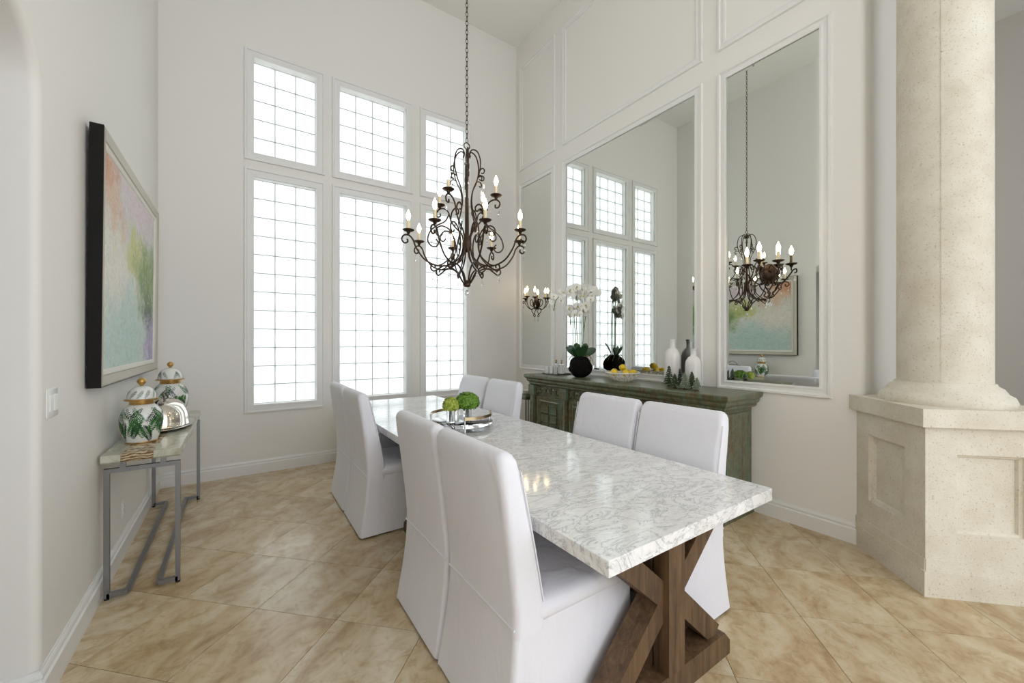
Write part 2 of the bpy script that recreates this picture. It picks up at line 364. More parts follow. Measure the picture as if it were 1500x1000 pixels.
# glass block windows: casing as the window object, mortar grid and each block as parts
BP = 0.203; hb = BP / 2 - 0.0035
bm_ = MB()
rings = []
for hx, y in ((hb, 0.045), (hb, 0.006), (hb - 0.006, 0.0), (hb - 0.020, 0.0), (hb - 0.026, 0.004), (0.0, 0.002)):
    rr = rrect(max(hx, 0.002), max(hx, 0.002), min(0.004, max(hx, 0.002) * 0.5), 2); rings.append([Vector((a, y, b)) for a, b in rr])
bm_.loops(rings, cap0=False)
blk = bm_.build('glass_block', 'block', None, 40); blk_me = blk.data; D.objects.remove(blk)
CAS = [(0.0, -0.012), (0.0, 0.014), (0.018, 0.018), (0.03, 0.014), (0.06, 0.014), (0.066, 0.024), (0.082, 0.024), (0.085, 0.0)]
for n, (x0, x1, z0, z1, c, r) in enumerate(WIN):
    cx, cz = (x0 + x1) / 2, (z0 + z1) / 2
    wo = struct(MB().frame(x0 - cx, x1 - cx, z0 - cz, z1 - cz, CAS, lambda a, b, h: (a, -h, b)).build('window_%d' % (n + 1), 'trim', None, 35, (cx, BY, cz)))
    pw, ph = (x1 - x0) / c, (z1 - z0) / r
    g = MB()
    for i in range(c + 1):
        xx = x0 - cx + i * pw; g.box(xx - 0.0044, xx + 0.0044, 0.087, 0.13, z0 - cz, z1 - cz)
    for k in range(r + 1):
        zz = z0 - cz + k * ph; g.box(x0 - cx, x1 - cx, 0.0875, 0.13, zz - 0.0044, zz + 0.0044)
    g.build('mortar_grid', 'mortar', wo)
    for i in range(c):
        for k in range(r):
            link('glass_block', blk_me, wo, (x0 - cx + (i + 0.5) * pw, 0.09, z0 - cz + (k + 0.5) * ph))
# left wall with the arched opening
AY0, AY1, ASP, ARISE, WT = 0.80, 2.30, 2.38, 0.32, 0.42
def wall_left():
    mb = MB(); r = 0.03
    path = [(AY1, 0.0, 1, 0)]
    n = 24; cyy = (AY0 + AY1) / 2; a_ = (AY1 - AY0) / 2
    for k in range(n + 1):
        t = PI * k / n; nx, nz = math.cos(t) / a_, math.sin(t) / ARISE; l = math.hypot(nx, nz)
        path.append((cyy + a_ * math.cos(t), ASP + ARISE * math.sin(t), nx / l, nz / l))
    path.append((AY0, 0.0, -1, 0))
    ring = []
    for (y, z, ny, nz) in path:
        row = []
        for k in range(5):
            a = PI / 2 * k / 4; off = r * (1 - math.sin(a)); row.append((LX - r * (1 - math.cos(a)), y + ny * off, z + nz * off))
        row.append((LX - WT, y, z)); ring.append(row)
    m = 6; vs = [p for rw in ring for p in rw]
    mb.add(vs, [(i * m + j, (i + 1) * m + j, (i + 1) * m + j + 1, i * m + j + 1) for i in range(len(ring) - 1) for j in range(m - 1)])
    # faces of the wall on the room side and the hall side
    for x, col in ((LX, 0), (LX - WT, 5)):
        e = [ring[i][col] for i in range(len(ring))]
        mb.add([(x, BY, 0), (x, BY, CZ), (x, e[0][1], 0), (x, e[0][1], CZ)], [(0, 1, 3, 2)])
        ee = e[1:-1]
        for i in range(len(ee) - 1):
            mb.add([(x, ee[i][1], ee[i][2]), (x, ee[i + 1][1], ee[i + 1][2]), (x, ee[i + 1][1], CZ), (x, ee[i][1], CZ)], [(0, 1, 2, 3)])
        mb.add([(x, e[-1][1], 0), (x, e[-1][1], CZ), (x, -6, 0), (x, -6, CZ)], [(0, 1, 3, 2)])
        mb.add([(x, e[0][1], e[0][2]), (x, e[1][1], e[1][2]), (x, ee[0][1], CZ), (x, e[0][1], CZ)], [(0, 1, 2, 3)])
    return struct(mb.build('wall_left', 'wall', None, 30))
wall_left()
# hall behind the arch
struct(MB().box(-3.2, -3.1, -6.0, 5.4, 0, CZ).build('wall_hall', 'wall'))
struct(MB().box(-3.1, LX - WT, 3.2, 3.3, 0, CZ).build('wall_hall_end', 'wall'))
# right wall ends in a rounded corner and turns into the next room
WE = 0.92
def wall_right():
    r = 0.04; pl = [(RX, BY)]
    for k in range(6):
        a = PI / 2 * k / 5; pl.append((RX + r * (1 - math.cos(a)), WE + r * (1 - math.sin(a))))
    pl += [(4.9, WE), (4.9, WE + 0.2), (RX + 0.3, WE + 0.2), (RX + 0.3, BY)]
    return struct(MB().prism(pl, 0, CZ).build('wall_right', 'wall', None, 40))
wall_right()
struct(MB().box(8.9, 9.0, -1.05, 5.4, 0, CZ).build('wall_far_room', 'greige'))
struct(MB().box(3.95, 8.9, -1.05, -0.90, 0, CZ).build('wall_added_light_block', 'wall'))  # unseen wall, added to keep rear light off the return behind the column
struct(MB().box(8.9, 9.0, -6.0, -1.05, 5.2, CZ).box(8.9, 9.0, -6.0, -5.8, 0, 5.2).box(8.9, 9.0, -3.8, -3.6, 0, 5.2).build('wall_added_side_openings', 'trim'))  # invented openings, out of view, that admit the added side light
struct(MB().box(4.9, 5.1, 3.2, 3.35, 0, CZ).box(6.8, 7.0, 3.2, 3.35, 0, CZ).box(8.7, 8.9, 3.2, 3.35, 0, CZ).box(4.9, 8.9, 3.2, 3.35, 5.0, CZ).build('wall_added_far_openings', 'greige'))  # unseen piers and header; openings added so sky light brightens the far room
# unseen rear wall behind the camera: piers between openings added for the light
rw = MB()
for x in (-3.2, -1.9, 0.3, 2.5, 4.7, 6.9, 8.8): rw.box(x, x + 0.2, -6.0, -5.85, 0, CZ)
rw.box(-3.2, 9.0, -6.0, -5.85, 5.2, CZ); rw.box(-3.2, 9.0, -6.0, -5.85, 2.7, 2.8)
struct(rw.build('wall_rear', 'trim'))
BB = [(0.0, 0.0), (0.018, 0.0), (0.018, 0.100), (0.010, 0.108), (0.010, 0.116), (0.014, 0.120), (0.012, 0.132), (0.004, 0.140), (0.004, 0.147), (0.0, 0.147)]
struct(MB().sweep([(LX - WT + 0.02, AY1), (LX, AY1), (LX, BY)][::-1], BB).build('baseboard_left', 'trim', None, 40))
struct(MB().sweep([(LX, -2.0), (LX, AY0), (LX - WT + 0.02, AY0)][::-1], BB).build('baseboard_arch', 'trim', None, 40))
struct(MB().sweep([(RX, BY), (LX, BY)], BB).build('baseboard_back', 'trim', None, 40))
struct(MB().sweep([(RX, WE + 0.012), (RX, BY)], BB).build('baseboard_right', 'trim', None, 40))

# ------------------------------------------------------------------ mirrors and wall mouldings
RP = lambda a, b, h: (RX - h, a, b)
MCAS = [(-0.004, 0.0), (-0.004, 0.012), (0.010, 0.016), (0.022, 0.010), (0.045, 0.010), (0.052, 0.022), (0.068, 0.022), (0.072, 0.0)]
MZ0, MZ1 = 1.067, 3.731
for y0, y1, lab in ((1.170, 1.864, 'tall narrow mirror on the panelled wall, beside the stone column'), (2.152, 3.954, 'wide mirror on the panelled wall, behind the orchid on the sideboard'), (4.247, 4.925, 'tall narrow mirror on the panelled wall, beside the glass block windows')):
    cy, cz = (y0 + y1) / 2, (MZ0 + MZ1) / 2
    t = thing('wall_mirror', lab, 'mirror', (RX, cy, MZ0), 0, 'mirrors on the panelled wall')
    a0, a1, b0, b1 = y0 - cy, y1 - cy, 0.0, MZ1 - MZ0; bv = 0.026
    g = MB(); g.add([(-0.003, a0, b0), (-0.003, a1, b0), (-0.003, a1, b1), (-0.003, a0, b1), (-0.0045, a0 + bv, b0 + bv), (-0.0045, a1 - bv, b0 + bv), (-0.0045, a1 - bv, b1 - bv), (-0.0045, a0 + bv, b1 - bv)],
                    [(4, 5, 6, 7), (0, 1, 5, 4), (1, 2, 6, 5), (2, 3, 7, 6), (3, 0, 4, 7)])
    g.build('mirror_glass', 'mirror', t)
    MB().frame(a0, a1, b0, b1, [(-0.003, 0.003), (-0.003, 0.006), (0.002, 0.006)], lambda a, b, h: (-h, a, b)).build('dark_edge', 'black', t)
    MB().frame(a0, a1, b0, b1, MCAS, lambda a, b, h: (-h, a, b)).build('frame_moulding', 'trim', t, 35)
for n, (y0, y1) in enumerate(((1.170, 1.864), (2.152, 3.954), (4.247, 4.925))):
    struct(MB().frame(y0, y1, 4.07, 5.50, [(0.0, 0.0), (0.004, 0.010), (0.02, 0.014), (0.03, 0.008), (0.048, 0.008), (0.056, 0.018), (0.068, 0.018), (0.072, 0.0)], RP).build('trim_%d' % (n + 1), 'trim', None, 35))

# ------------------------------------------------------------------ stone column on its pedestal
t = thing('stone_column', 'cream coral stone column on a square panelled pedestal', 'column', (3.58, 0.55, 0))
def ped(h):     # plan: square turned 45 degrees, notched where it meets the wall end
    return [(-h, 0), (-0.025 - max(h - 0.43, 0) * 0, h - 0.025), (-0.025, 0.365), (h - 0.365, 0.365), (h, 0), (0, -h)]
MB().prism(ped(0.445), 0.0, 0.14).build('plinth', 'stone', t)
MB().prism(ped(0.382), 0.14, 0.94).build('pedestal_core', 'stone', t)
MB().prism(ped(0.475), 0.94, 1.04).build('cap_slab', 'stone', t)
for nx, ny, tx, ty in ((-1, 1, 1, 1), (-1, -1, 1, -1), (1, -1, 1, 1)):     # pedestal faces, each with a sunk panel
    nrm = Vector((nx, ny, 0)).normalized(); tan = Vector((tx, ty, 0)).normalized(); c = nrm * 0.304
    P = lambda a, b, h, c=c, nrm=nrm, tan=tan: tuple(c + tan * a + nrm * h + Vector((0, 0, b)))
    MB().frame(-0.155, 0.155, 0.35, 0.79, [(-0.022, -0.0335), (-0.016, -0.020), (-0.004, -0.014), (0.0, 0.0), (0.149, 0.0)], P).build('panelled_face', 'stone', t, 25)
    MB().box(-0.304, 0.304, -0.005, 0.0, 0.138, 0.205, Matrix.Translation(c) @ Matrix(((tan.x, -nrm.x, 0, 0), (tan.y, -nrm.y, 0, 0), (0, 0, 1, 0), (0, 0, 0, 1)))).build('lower_rail', 'stone', t)
MB().lathe([(0.292, 1.04), (0.296, 1.06), (0.285, 1.09), (0.262, 1.105), (0.256, 1.115), (0.245, 1.135), (0.222, 1.15), (0.216, 1.165)], 48).build('base_moulding', 'stone', t, 40)
sh = MB(); sh.lathe([(0.207, 1.16), (0.206, 3.0), (0.203, CZ - 0.01)], 48); sh.build('shaft', 'stone', t, 40)
MB().box(-0.2085, -0.200, -0.004, 0.004, 1.17, CZ - 0.02, Matrix.Rotation(math.radians(8), 4, 'Z')).build('shaft_joint', 'stone', t)

# ------------------------------------------------------------------ dining table
TX0, TX1, TY0, TY1, TZ = 0.906, 1.958, 0.82, 4.54, 0.76
TCX = (TX0 + TX1) / 2
t = thing('dining_table', 'long dining table with thick white marble top on brown wooden trestles', 'table', (TCX, (TY0 + TY1) / 2, 0))
hy = (TY1 - TY0) / 2; hx = (TX1 - TX0) / 2
top = MB(); rr = [[Vector((x, y, z)) for x, y in rrect(hx - i, hy - i, 0.006, 2)] for i, z in ((0.002, TZ - 0.052), (0, TZ - 0.050), (0, TZ - 0.002), (0.002, TZ))]
top.loops(rr); top.build('marble_top', 'marble', t, 30)
def beam(mb, p0, p1, wy, th):    # beam in the XZ plane from p0 to p1 (x, z), thickness th, width along y
    a = Vector((p0[0], 0, p0[1])); b = Vector((p1[0], 0, p1[1])); d = (b - a).normalized(); n = Vector((-d.z, 0, d.x)) * th / 2
    y0, y1 = wy; vs = []
    for y in (y0, y1): vs += [a + n + Vector((0, y, 0)), b + n + Vector((0, y, 0)), b - n + Vector((0, y, 0)), a - n + Vector((0, y, 0))]
    mb.add(vs, [(0, 1, 2, 3), (7, 6, 5, 4), (0, 4, 5, 1), (1, 5, 6, 2), (2, 6, 7, 3), (3, 7, 4, 0)])
for yc in (1.018, 2.86, 4.28):
    tr = D.objects.new('trestle', None); tr.empty_display_size = 0.05; COL.objects.link(tr); tr.parent = t; tr.location = (0, yc - (TY0 + TY1) / 2, 0)
    f = MB(); f.prism([(-0.41, 0.0), (0.41, 0.0), (0.41, 0.06), (0.37, 0.105), (-0.37, 0.105), (-0.41, 0.06)], -0.07, 0.07, Matrix(((1, 0, 0, 0), (0, 0, 1, 0), (0, 1, 0, 0), (0, 0, 0, 1))))
    f.build('foot', 'oak', tr)
    MB().box(-0.40, 0.40, -0.07, 0.07, 0.655, 0.708).build('top_bar', 'oak', tr)
    MB().box(-0.052, 0.052, -0.075, -0.005, 0.105, 0.655).build('post', 'oak', tr)
    MB().box(-0.052, 0.052, 0.005, 0.075, 0.105, 0.655).build('post', 'oak', tr)
    for sx in (-1, 1):
        b = MB(); beam(b, (sx * 0.33, 0.105), (0.0, 0.41), (-0.048, 0.048), 0.085); b.build('lower_brace', 'oak', tr)
        b = MB(); beam(b, (0.0, 0.37), (sx * 0.33, 0.655), (-0.05, 0.05), 0.085); b.build('upper_brace', 'oak', tr)
MB().box(-0.036, 0.036, 1.12 - 2.68, 4.2 - 2.68, 0.34, 0.44).build('stretcher', 'oak', t)

# ------------------------------------------------------------------ slipcovered chairs (local: faces +X)
def rear_x(z):
    return -0.335 + 0.055 * math.sin(min(z / 0.48, 1.0) * PI / 2) if z < 0.48 else -0.280 - 0.070 * ((z - 0.48) / 0.54) ** 1.2
def make_chair():
    t = thing('dining_chair', 'x', 'chair')
    rings = []
    for k in range(9):       # skirt
        z = 0.012 + 0.448 * k / 8; fl_ = (1 - z / 0.46) ** 1.6
        xb = rear_x(z); xf = 0.315 + 0.018 * fl_; hw = 0.258 + 0.012 * fl_
        base = rrect((xf - xb) / 2, hw, 0.022, 3, (xf + xb) / 2, 0); n = len(base); ring = []
        for i, (x, y) in enumerate(base):
            wv = 0.004 * fl_ * math.sin(i * 2.3 + 1.0); ring.append(Vector((x + wv * (1 if x > 0 else -1), y * (1 + wv), z + (0.004 * math.sin(i * 1.7) if k == 0 else 0))))
        rings.append(ring)
    MB().loops(rings, cap0=False).build('skirt', 'fabric', t, 50)
    rings = []               # seat cushion
    for ins, z in ((0.004, 0.425), (-0.006, 0.445), (-0.006, 0.472), (0.006, 0.490), (0.03, 0.500), (0.10, 0.506)):
        rings.append([Vector((x, y, z)) for x, y in rrect((0.32 + 0.19) / 2 - ins, 0.260 - ins, 0.03, 4, (0.32 - 0.19) / 2, 0)])
    MB().loops(rings).build('seat', 'fabric', t, 60)
    rings = []               # backrest, leaning back and rounded over the top
    for z, ins in ((0.40, 0.0), (0.48, 0.0), (0.60, 0), (0.72, 0), (0.84, 0), (0.95, 0), (1.003, 0.003), (1.023, 0.010), (1.034, 0.022), (1.038, 0.036)):
        xb = rear_x(z); th = 0.135 - 0.05 * max(0, (z - 0.48) / 0.54); hw = 0.264 - 0.004 * max(0, z - 0.48)
        rings.append([Vector((x, y, z)) for x, y in rrect(th / 2 - min(ins, 0.034), hw - ins, min(0.028, th / 2 - min(ins, 0.034) - 0.002) if ins > 0.012 else 0.028, 4, xb + th / 2, 0)])
    MB().loops(rings).build('backrest', 'fabric', t, 60)
    seam = [(rear_x(0.435) - 0.001, y, 0.435) for y in (-0.254, -0.12, 0, 0.12, 0.254)]
    MB().tube(seam, 0.004, 6).build('seam', 'fabric', t, 60)
    for sy in (-1, 1):
        MB().tube([(rear_x(z) + 0.118 - 0.04 * max(0, (z - 0.48) / 0.54), sy * (0.265 - 0.004 * (z - 0.48)), z) for z in (0.50, 0.6, 0.7, 0.8, 0.9, 0.97)], 0.003, 5).build('side_seam', 'fabric', t, 60)
    return t
proto = make_chair(); first = True
CH = [(1.366, ''), (1.912, ''), (3.225, ''), (3.80, '')]
LAB = {(-1, 0): 'white slipcovered chair at the table end by the stone column, back to the painting', (-1, 1): 'white slipcovered chair second from the column end, back to the painting',
       (-1, 2): 'white slipcovered chair second from the window end, back to the painting', (-1, 3): 'white slipcovered chair closest to the windows, back to the painting',
       (1, 0): 'white slipcovered chair at the column end, back to the green sideboard', (1, 1): 'white slipcovered chair second from the column end, back to the green sideboard',
       (1, 2): 'white slipcovered chair second from the window end, back to the green sideboard', (1, 3): 'white slipcovered chair closest to the windows, back to the green sideboard'}
for s in (-1, 1):
    for i, (y, _) in enumerate(CH):
        c = proto if first else copy_tree(proto); first = False
        c.location = (TCX + s * 0.382, y, 0); c.rotation_euler = (0, 0, 0 if s < 0 else PI); c['label'] = LAB[(s, i)]; c['group'] = 'slipcovered dining chairs'

# ------------------------------------------------------------------ tray, vases and hydrangeas on the table
TC = Vector((1.405, 2.745, TZ))
t = thing('acrylic_tray', 'round clear tray with curved gold handles on the marble table', 'tray', TC)
MB().lathe([(0.236, 0.034), (0.24, 0.036), (0.24, 0.046), (0.236, 0.048)], 48).build('tray_plate', 'glass', t, 40)
ang0 = math.radians(-62)
for k, a in enumerate((ang0 - 0.85, ang0 + 0.85, ang0 + PI - 0.85, ang0 + PI + 0.85)):
    x, y = 0.228 * math.cos(a), 0.228 * math.sin(a)
    MB().lathe([(0.008, 0.0), (0.008, 0.022), (0.006, 0.026), (0.006, 0.108), (0.009, 0.110), (0.009, 0.118)], 12, Matrix.Translation((x, y, 0))).build('post', 'chrome', t, 40)
for a in (ang0, ang0 + PI):
    h = MB(); pts = [a - 0.85 + 1.7 * k / 16 for k in range(17)]
    h.loops([[Vector((r * math.cos(b), r * math.sin(b), z)) for r, z in ((0.229, 0.092), (0.234, 0.092), (0.234, 0.113), (0.229, 0.113))] for b in pts]); h.build('handle', 'brass', t, 40)
def hydrangea(mb, c, R, squash, n, s):
    for k in range(n):
        z = 1 - 1.55 * (k + 0.5) / n; a = k * 2.39996; r = math.sqrt(max(0, 1 - z * z))
        d = Vector((r * math.cos(a), r * math.sin(a), z)); p = Vector(c) + Vector((d.x * R, d.y * R, d.z * R * squash)) * random.uniform(0.84, 1.06)
        d = (d + Vector((random.uniform(-.3, .3), random.uniform(-.3, .3), random.uniform(-.3, .3)))).normalized(); u = d.orthogonal().normalized(); v = d.cross(u); ro = random.uniform(0, 1.5)
        for q in range(4):
            b = ro + q * PI / 2; e = u * math.cos(b) + v * math.sin(b); f = u * math.cos(b + PI / 2) + v * math.sin(b + PI / 2)
            mb.add([p, p + e * s * 0.6 + f * s * 0.45 + d * s * 0.15, p + e * s * 1.1 + d * s * 0.28, p + e * s * 0.6 - f * s * 0.45 + d * s * 0.15], [(0, 1, 2, 3)])
right_v = Vector((math.cos(YAW), -math.sin(YAW), 0)); fwd_v = Vector((math.sin(YAW), math.cos(YAW), 0))
for off, R, sq, mt, lab, nm in ((right_v * -0.068 - fwd_v * 0.075, 0.052, 1.0, 'lime', 'lime yellow hydrangea head in a small glass vase', 'lime'), (right_v * 0.042 + fwd_v * 0.05, 0.086, 0.80, 'leafg', 'deep green hydrangea bunch in a glass vase', 'green')):
    p = TC + off + Vector((0, 0, 0.048))
    v = thing('glass_vase', 'small clear glass vase holding the %s hydrangea' % ('lime yellow' if nm == 'lime' else 'deep green'), 'vase', p, 0, 'vases on the clear tray')
    MB().lathe([(0.0, 0.0), (0.030, 0.0), (0.032, 0.004), (0.032, 0.085), (0.030, 0.085), (0.029, 0.010), (0.0, 0.009)], 24).build('vase_body', 'glass', v, 40)
    hgt = 0.118 if nm == 'lime' else 0.122
    h = thing('hydrangea', lab, 'flowers', p + Vector((0, 0, 0.012)), 0, 'hydrangeas on the dining table')
    m_ = MB(); hydrangea(m_, (0, 0, hgt), R, sq, 190 if nm == 'lime' else 380, 0.019); m_.build('flower_head', mt, h)
    core = MB(); core.lathe([(0.0, hgt - R * sq * 0.75), (R * 0.55, hgt - R * sq * 0.4), (R * 0.66, hgt), (R * 0.5, hgt + R * sq * 0.45), (0.0, hgt + R * sq * 0.68)], 14); core.build('inner_foliage', 'leafg' if nm == 'green' else 'lime', h, 60)
    for k in range(3): MB().tube([(0.012 * math.cos(k * 2.1), 0.012 * math.sin(k * 2.1), 0.0), (0.006 * math.cos(k * 2.1), 0.006 * math.sin(k * 2.1), hgt)], 0.004, 6).build('stem', 'stemg', h, 60)

# ------------------------------------------------------------------ chandelier
CC = Vector((1.43, 2.70, 1.82))
ch = thing('chandelier', 'large bronze scrolled chandelier with candle bulbs and crystal drops above the table', 'chandelier', CC)
Z0 = CC.z
def polar(pts, ang, dz=0.0):
    return [Vector((r * math.cos(ang), r * math.sin(ang), z - Z0 + dz)) for r, z in pts]
def sm(pts, n=4): return [(p.x, p.y) for p in crom([(a, b, 0) for a, b in pts], n)]
LOW = sm([(.025, 2.16), (.045, 2.06), (.11, 1.99), (.21, 1.965), (.31, 2.0), (.375, 2.08), (.40, 2.14), (.43, 2.17), (.465, 2.165), (.478, 2.135), (.460, 2.112), (.437, 2.122), (.440, 2.142)])
LOOP = sm([(.185, 2.205), (.205, 2.185), (.232, 2.20), (.228, 2.24), (.185, 2.262), (.125, 2.23), (.095, 2.14), (.115, 2.05), (.18, 1.985), (.22, 1.968)])
LOOP2 = sm([(.235, 2.16), (.215, 2.135), (.235, 2.105), (.272, 2.11), (.295, 2.15), (.275, 2.215), (.225, 2.262), (.165, 2.30), (.135, 2.36)])
TAIL = sm([(.17, 1.975), (.215, 1.945), (.25, 1.925), (.272, 1.945), (.262, 1.972), (.240, 1.966), (.243, 1.948)])
BOT = sm([(.20, 1.966), (.13, 1.965), (.075, 1.925), (.040, 1.87), (.018, 1.84)])
UP = sm([(.02, 2.16), (.05, 2.23), (.11, 2.29), (.145, 2.345), (.165, 2.405), (.205, 2.44), (.25, 2.442), (.278, 2.415), (.268, 2.385), (.243, 2.386), (.242, 2.408)])
UPS = sm([(.145, 2.345), (.135, 2.40), (.105, 2.43), (.075, 2.415), (.078, 2.385), (.10, 2.383)])
CAGE = sm([(.03, 2.80), (.022, 2.825), (.045, 2.85), (.085, 2.83), (.108, 2.77), (.108, 2.70), (.085, 2.62), (.052, 2.55), (.040, 2.46), (.055, 2.37), (.07, 2.31), (.05, 2.26)])
CURL = sm([(.104, 2.685), (.125, 2.70), (.142, 2.685), (.136, 2.662), (.118, 2.665)])
CURL2 = sm([(.090, 2.635), (.118, 2.645), (.138, 2.63), (.134, 2.608), (.115, 2.61)])
def mshare(name, mb, mat_, smooth=60):
    o = mb.build(name, mat_, None, smooth); me = o.data; D.objects.remove(o); return me
ME_bob = mshare('bobeche', MB().lathe([(0.006, -0.022), (0.012, -0.012), (0.014, -0.004), (0.034, 0.002), (0.043, 0.010), (0.041, 0.012), (0.014, 0.006), (0.0, 0.006)], 16), 'iron')
ME_can = mshare('candle', MB().lathe([(0.0115, 0.006), (0.0115, 0.075), (0.006, 0.078)], 10), 'wax')
ME_bulb = mshare('bulb', MB().lathe([(0.006, 0.078), (0.013, 0.092), (0.0165, 0.108), (0.013, 0.126), (0.006, 0.142), (0.0015, 0.155)], 10), 'bulb')
ME_drop = mshare('crystal_drop', MB().tube([(0, 0, 0), (0, 0, -0.012)], 0.0012, 4).lathe([(0.0, -0.012), (0.005, -0.017), (0.0, -0.022)], 6).lathe([(0.001, -0.024), (0.006, -0.042), (0.0085, -0.052), (0.005, -0.062), (0.0, -0.064)], 6), 'crystal', 20)
def candle_on(parent, p):
    b = link('bobeche', ME_bob, parent, p)
    link('candle', ME_can, b); link('bulb', ME_bulb, b)
base_ang = PI / 2 - YAW      # world angle of the viewing direction
mk_arm = {}
def arm(name, paths, ang, rad=0.0062, key=None):
    m_ = MB()
    for pth in paths: m_.tube(polar(pth, ang), rad, 6)
    return m_.build(name, 'iron', ch, 60)
for k in range(8):
    ang = base_ang + math.radians(22.5 + 45 * k)
    a = arm('lower_arm', [LOW, TAIL, BOT], ang)
    candle_on(a, polar([(.432, 2.197)], ang)[0])
    arm('scroll', [LOOP, LOOP2] if k % 2 == 0 else [LOOP], ang, 0.0055)
    for (r, z) in ((.468, 2.112), (.258, 1.925)): link('crystal_drop', ME_drop, ch, polar([(r, z)], ang)[0])
for k in range(4):
    ang = base_ang + math.radians(65 + 90 * k)
    a = arm('upper_arm', [UP, UPS], ang, 0.006)
    candle_on(a, polar([(.248, 2.466)], ang)[0])
    for (r, z) in ((.272, 2.384), (.16, 2.30)): link('crystal_drop', ME_drop, ch, polar([(r, z)], ang)[0])
for k in range(6):
    ang = base_ang + math.radians(12 + 60 * k)
    arm('cage_rod', [CAGE, CURL, CURL2], ang, 0.005)
    link('crystal_drop', ME_drop, ch, polar([(.138, 2.604)], ang)[0])
MB().lathe([(0.008, 2.86 - Z0), (0.0085, 2.50 - Z0), (0.014, 2.49 - Z0), (0.016, 2.20 - Z0), (0.028, 2.185 - Z0), (0.036, 2.15 - Z0), (0.034, 2.11 - Z0), (0.018, 2.085 - Z0), (0.0, 2.08 - Z0)], 14).build('centre_stem', 'iron', ch, 40)
MB().lathe([(0.0, 0.0), (0.018, 0.002), (0.028, 0.012), (0.028, 0.03), (0.02, 0.036), (0.014, 0.05), (0.0, 0.055)], 14).build('bottom_cup', 'iron', ch, 40)
MB().lathe([(0.002, 0.0), (0.002, -0.02), (0.010, -0.028), (0.017, -0.044), (0.010, -0.060), (0.0, -0.066)], 10).build('crystal_ball', 'crystal', ch, 20)
for k in range(5):
    link('crystal_drop', ME_drop, ch, (0.012 * math.cos(k * 1.26), 0.012 * math.sin(k * 1.26), 2.80 - Z0))
MB().tube([(0.024 * math.cos(a), 0, 2.885 - Z0 + 0.024 * math.sin(a)) for a in [2 * PI * k / 16 for k in range(16)]], 0.004, 6, True).build('top_ring', 'iron', ch, 60)
chain = MB(); z = 2.915 - Z0; k = 0
while z < CZ - Z0 - 0.05:
    pts = [(0.009 * math.cos(2 * PI * q / 10), 0.021 * math.sin(2 * PI * q / 10)) for q in range(10)]
    chain.tube([(a, 0, z + 0.012 + b) if k % 2 == 0 else (0, a, z + 0.012 + b) for a, b in pts], 0.0026, 5, True); z += 0.034; k += 1
chain.build('chain', 'iron', ch, 60)
MB().lathe([(0.0, CZ - Z0 - 0.05), (0.02, CZ - Z0 - 0.045), (0.06, CZ - Z0 - 0.02), (0.065, CZ - Z0 - 0.002)], 20).build('ceiling_canopy', 'iron', ch, 40)

# ------------------------------------------------------------------ sconces on the mirrors (local -X out of the wall)
def make_sconce():
    s = thing('wall_sconce', 'x', 'sconce')
    RT = Matrix.Rotation(-PI / 2, 4, 'Y')
    MB().lathe([(0.0, 0.0), (0.055, 0.0), (0.062, 0.006), (0.05, 0.016), (0.03, 0.022), (0.0, 0.026)], 20, RT, 1.35, 1).build('backplate', 'iron', s, 40)
    def P(u, z, out): return Vector((-out, u, z))
    specs = ((-0.115, 0.115, 0.07), (0.115, 0.115, 0.07), (0.0, 0.165, 0.085))
    for u, out, zt in specs:
        pts = crom([P(0, -0.02, 0.02), P(u * 0.25, -0.085, out * 0.45), P(u * 0.6, -0.06, out * 0.8), P(u * 0.95, 0.0, out), P(u * 1.08, zt - 0.045, out * 1.02), P(u * 1.25 + 0.0, zt - 0.035, out * 1.1), P(u * 1.28, zt - 0.06, out * 1.12), P(u * 1.15, zt - 0.065, out * 1.06)], 4)
        a = MB().tube(pts, 0.0055, 6).tube(crom([P(u, zt - 0.045, out), P(u, zt - 0.02, out)], 2), 0.005, 6).build('arm', 'iron', s, 60)
        candle_on(a, P(u, zt, out))
        link('crystal_drop', ME_drop, s, P(u * 1.2, zt - 0.07, out * 1.08))
    for sy in (-1, 1):
        MB().tube(crom([P(0, -0.05, 0.02), P(sy * 0.055, -0.03, 0.05), P(sy * 0.07, 0.03, 0.06), P(sy * 0.035, 0.06, 0.055), P(sy * 0.02, 0.03, 0.05), P(sy * 0.04, 0.015, 0.05)], 5), 0.006, 6).build('scroll', 'iron', s, 60)
        MB().tube(crom([P(0, -0.06, 0.02), P(sy * 0.05, -0.08, 0.045), P(sy * 0.03, -0.125, 0.05), P(sy * 0.008, -0.15, 0.04), P(sy * 0.022, -0.175, 0.035), P(0, -0.19, 0.03)], 5), 0.0055, 6).build('scroll', 'iron', s, 60)
    MB().lathe([(0.0, 0.0), (0.035, 0.0), (0.045, 0.012), (0.03, 0.03), (0.0, 0.04)], 12, Matrix.Translation((-0.02, 0, -0.01)) @ RT).build('rosette', 'iron', s, 40)
    link('crystal_drop', ME_drop, s, P(0, -0.19, 0.03))
    return s
sc1 = make_sconce(); sc1.location = (RX - 0.005, 1.517, 1.955); sc1['label'] = 'bronze candle sconce mounted on the mirror beside the stone column'; sc1['group'] = 'sconces on the mirrors'
sc2 = copy_tree(sc1); sc2.location = (RX - 0.005, 4.586, 1.955); sc2['label'] = 'bronze candle sconce mounted on the mirror beside the windows'

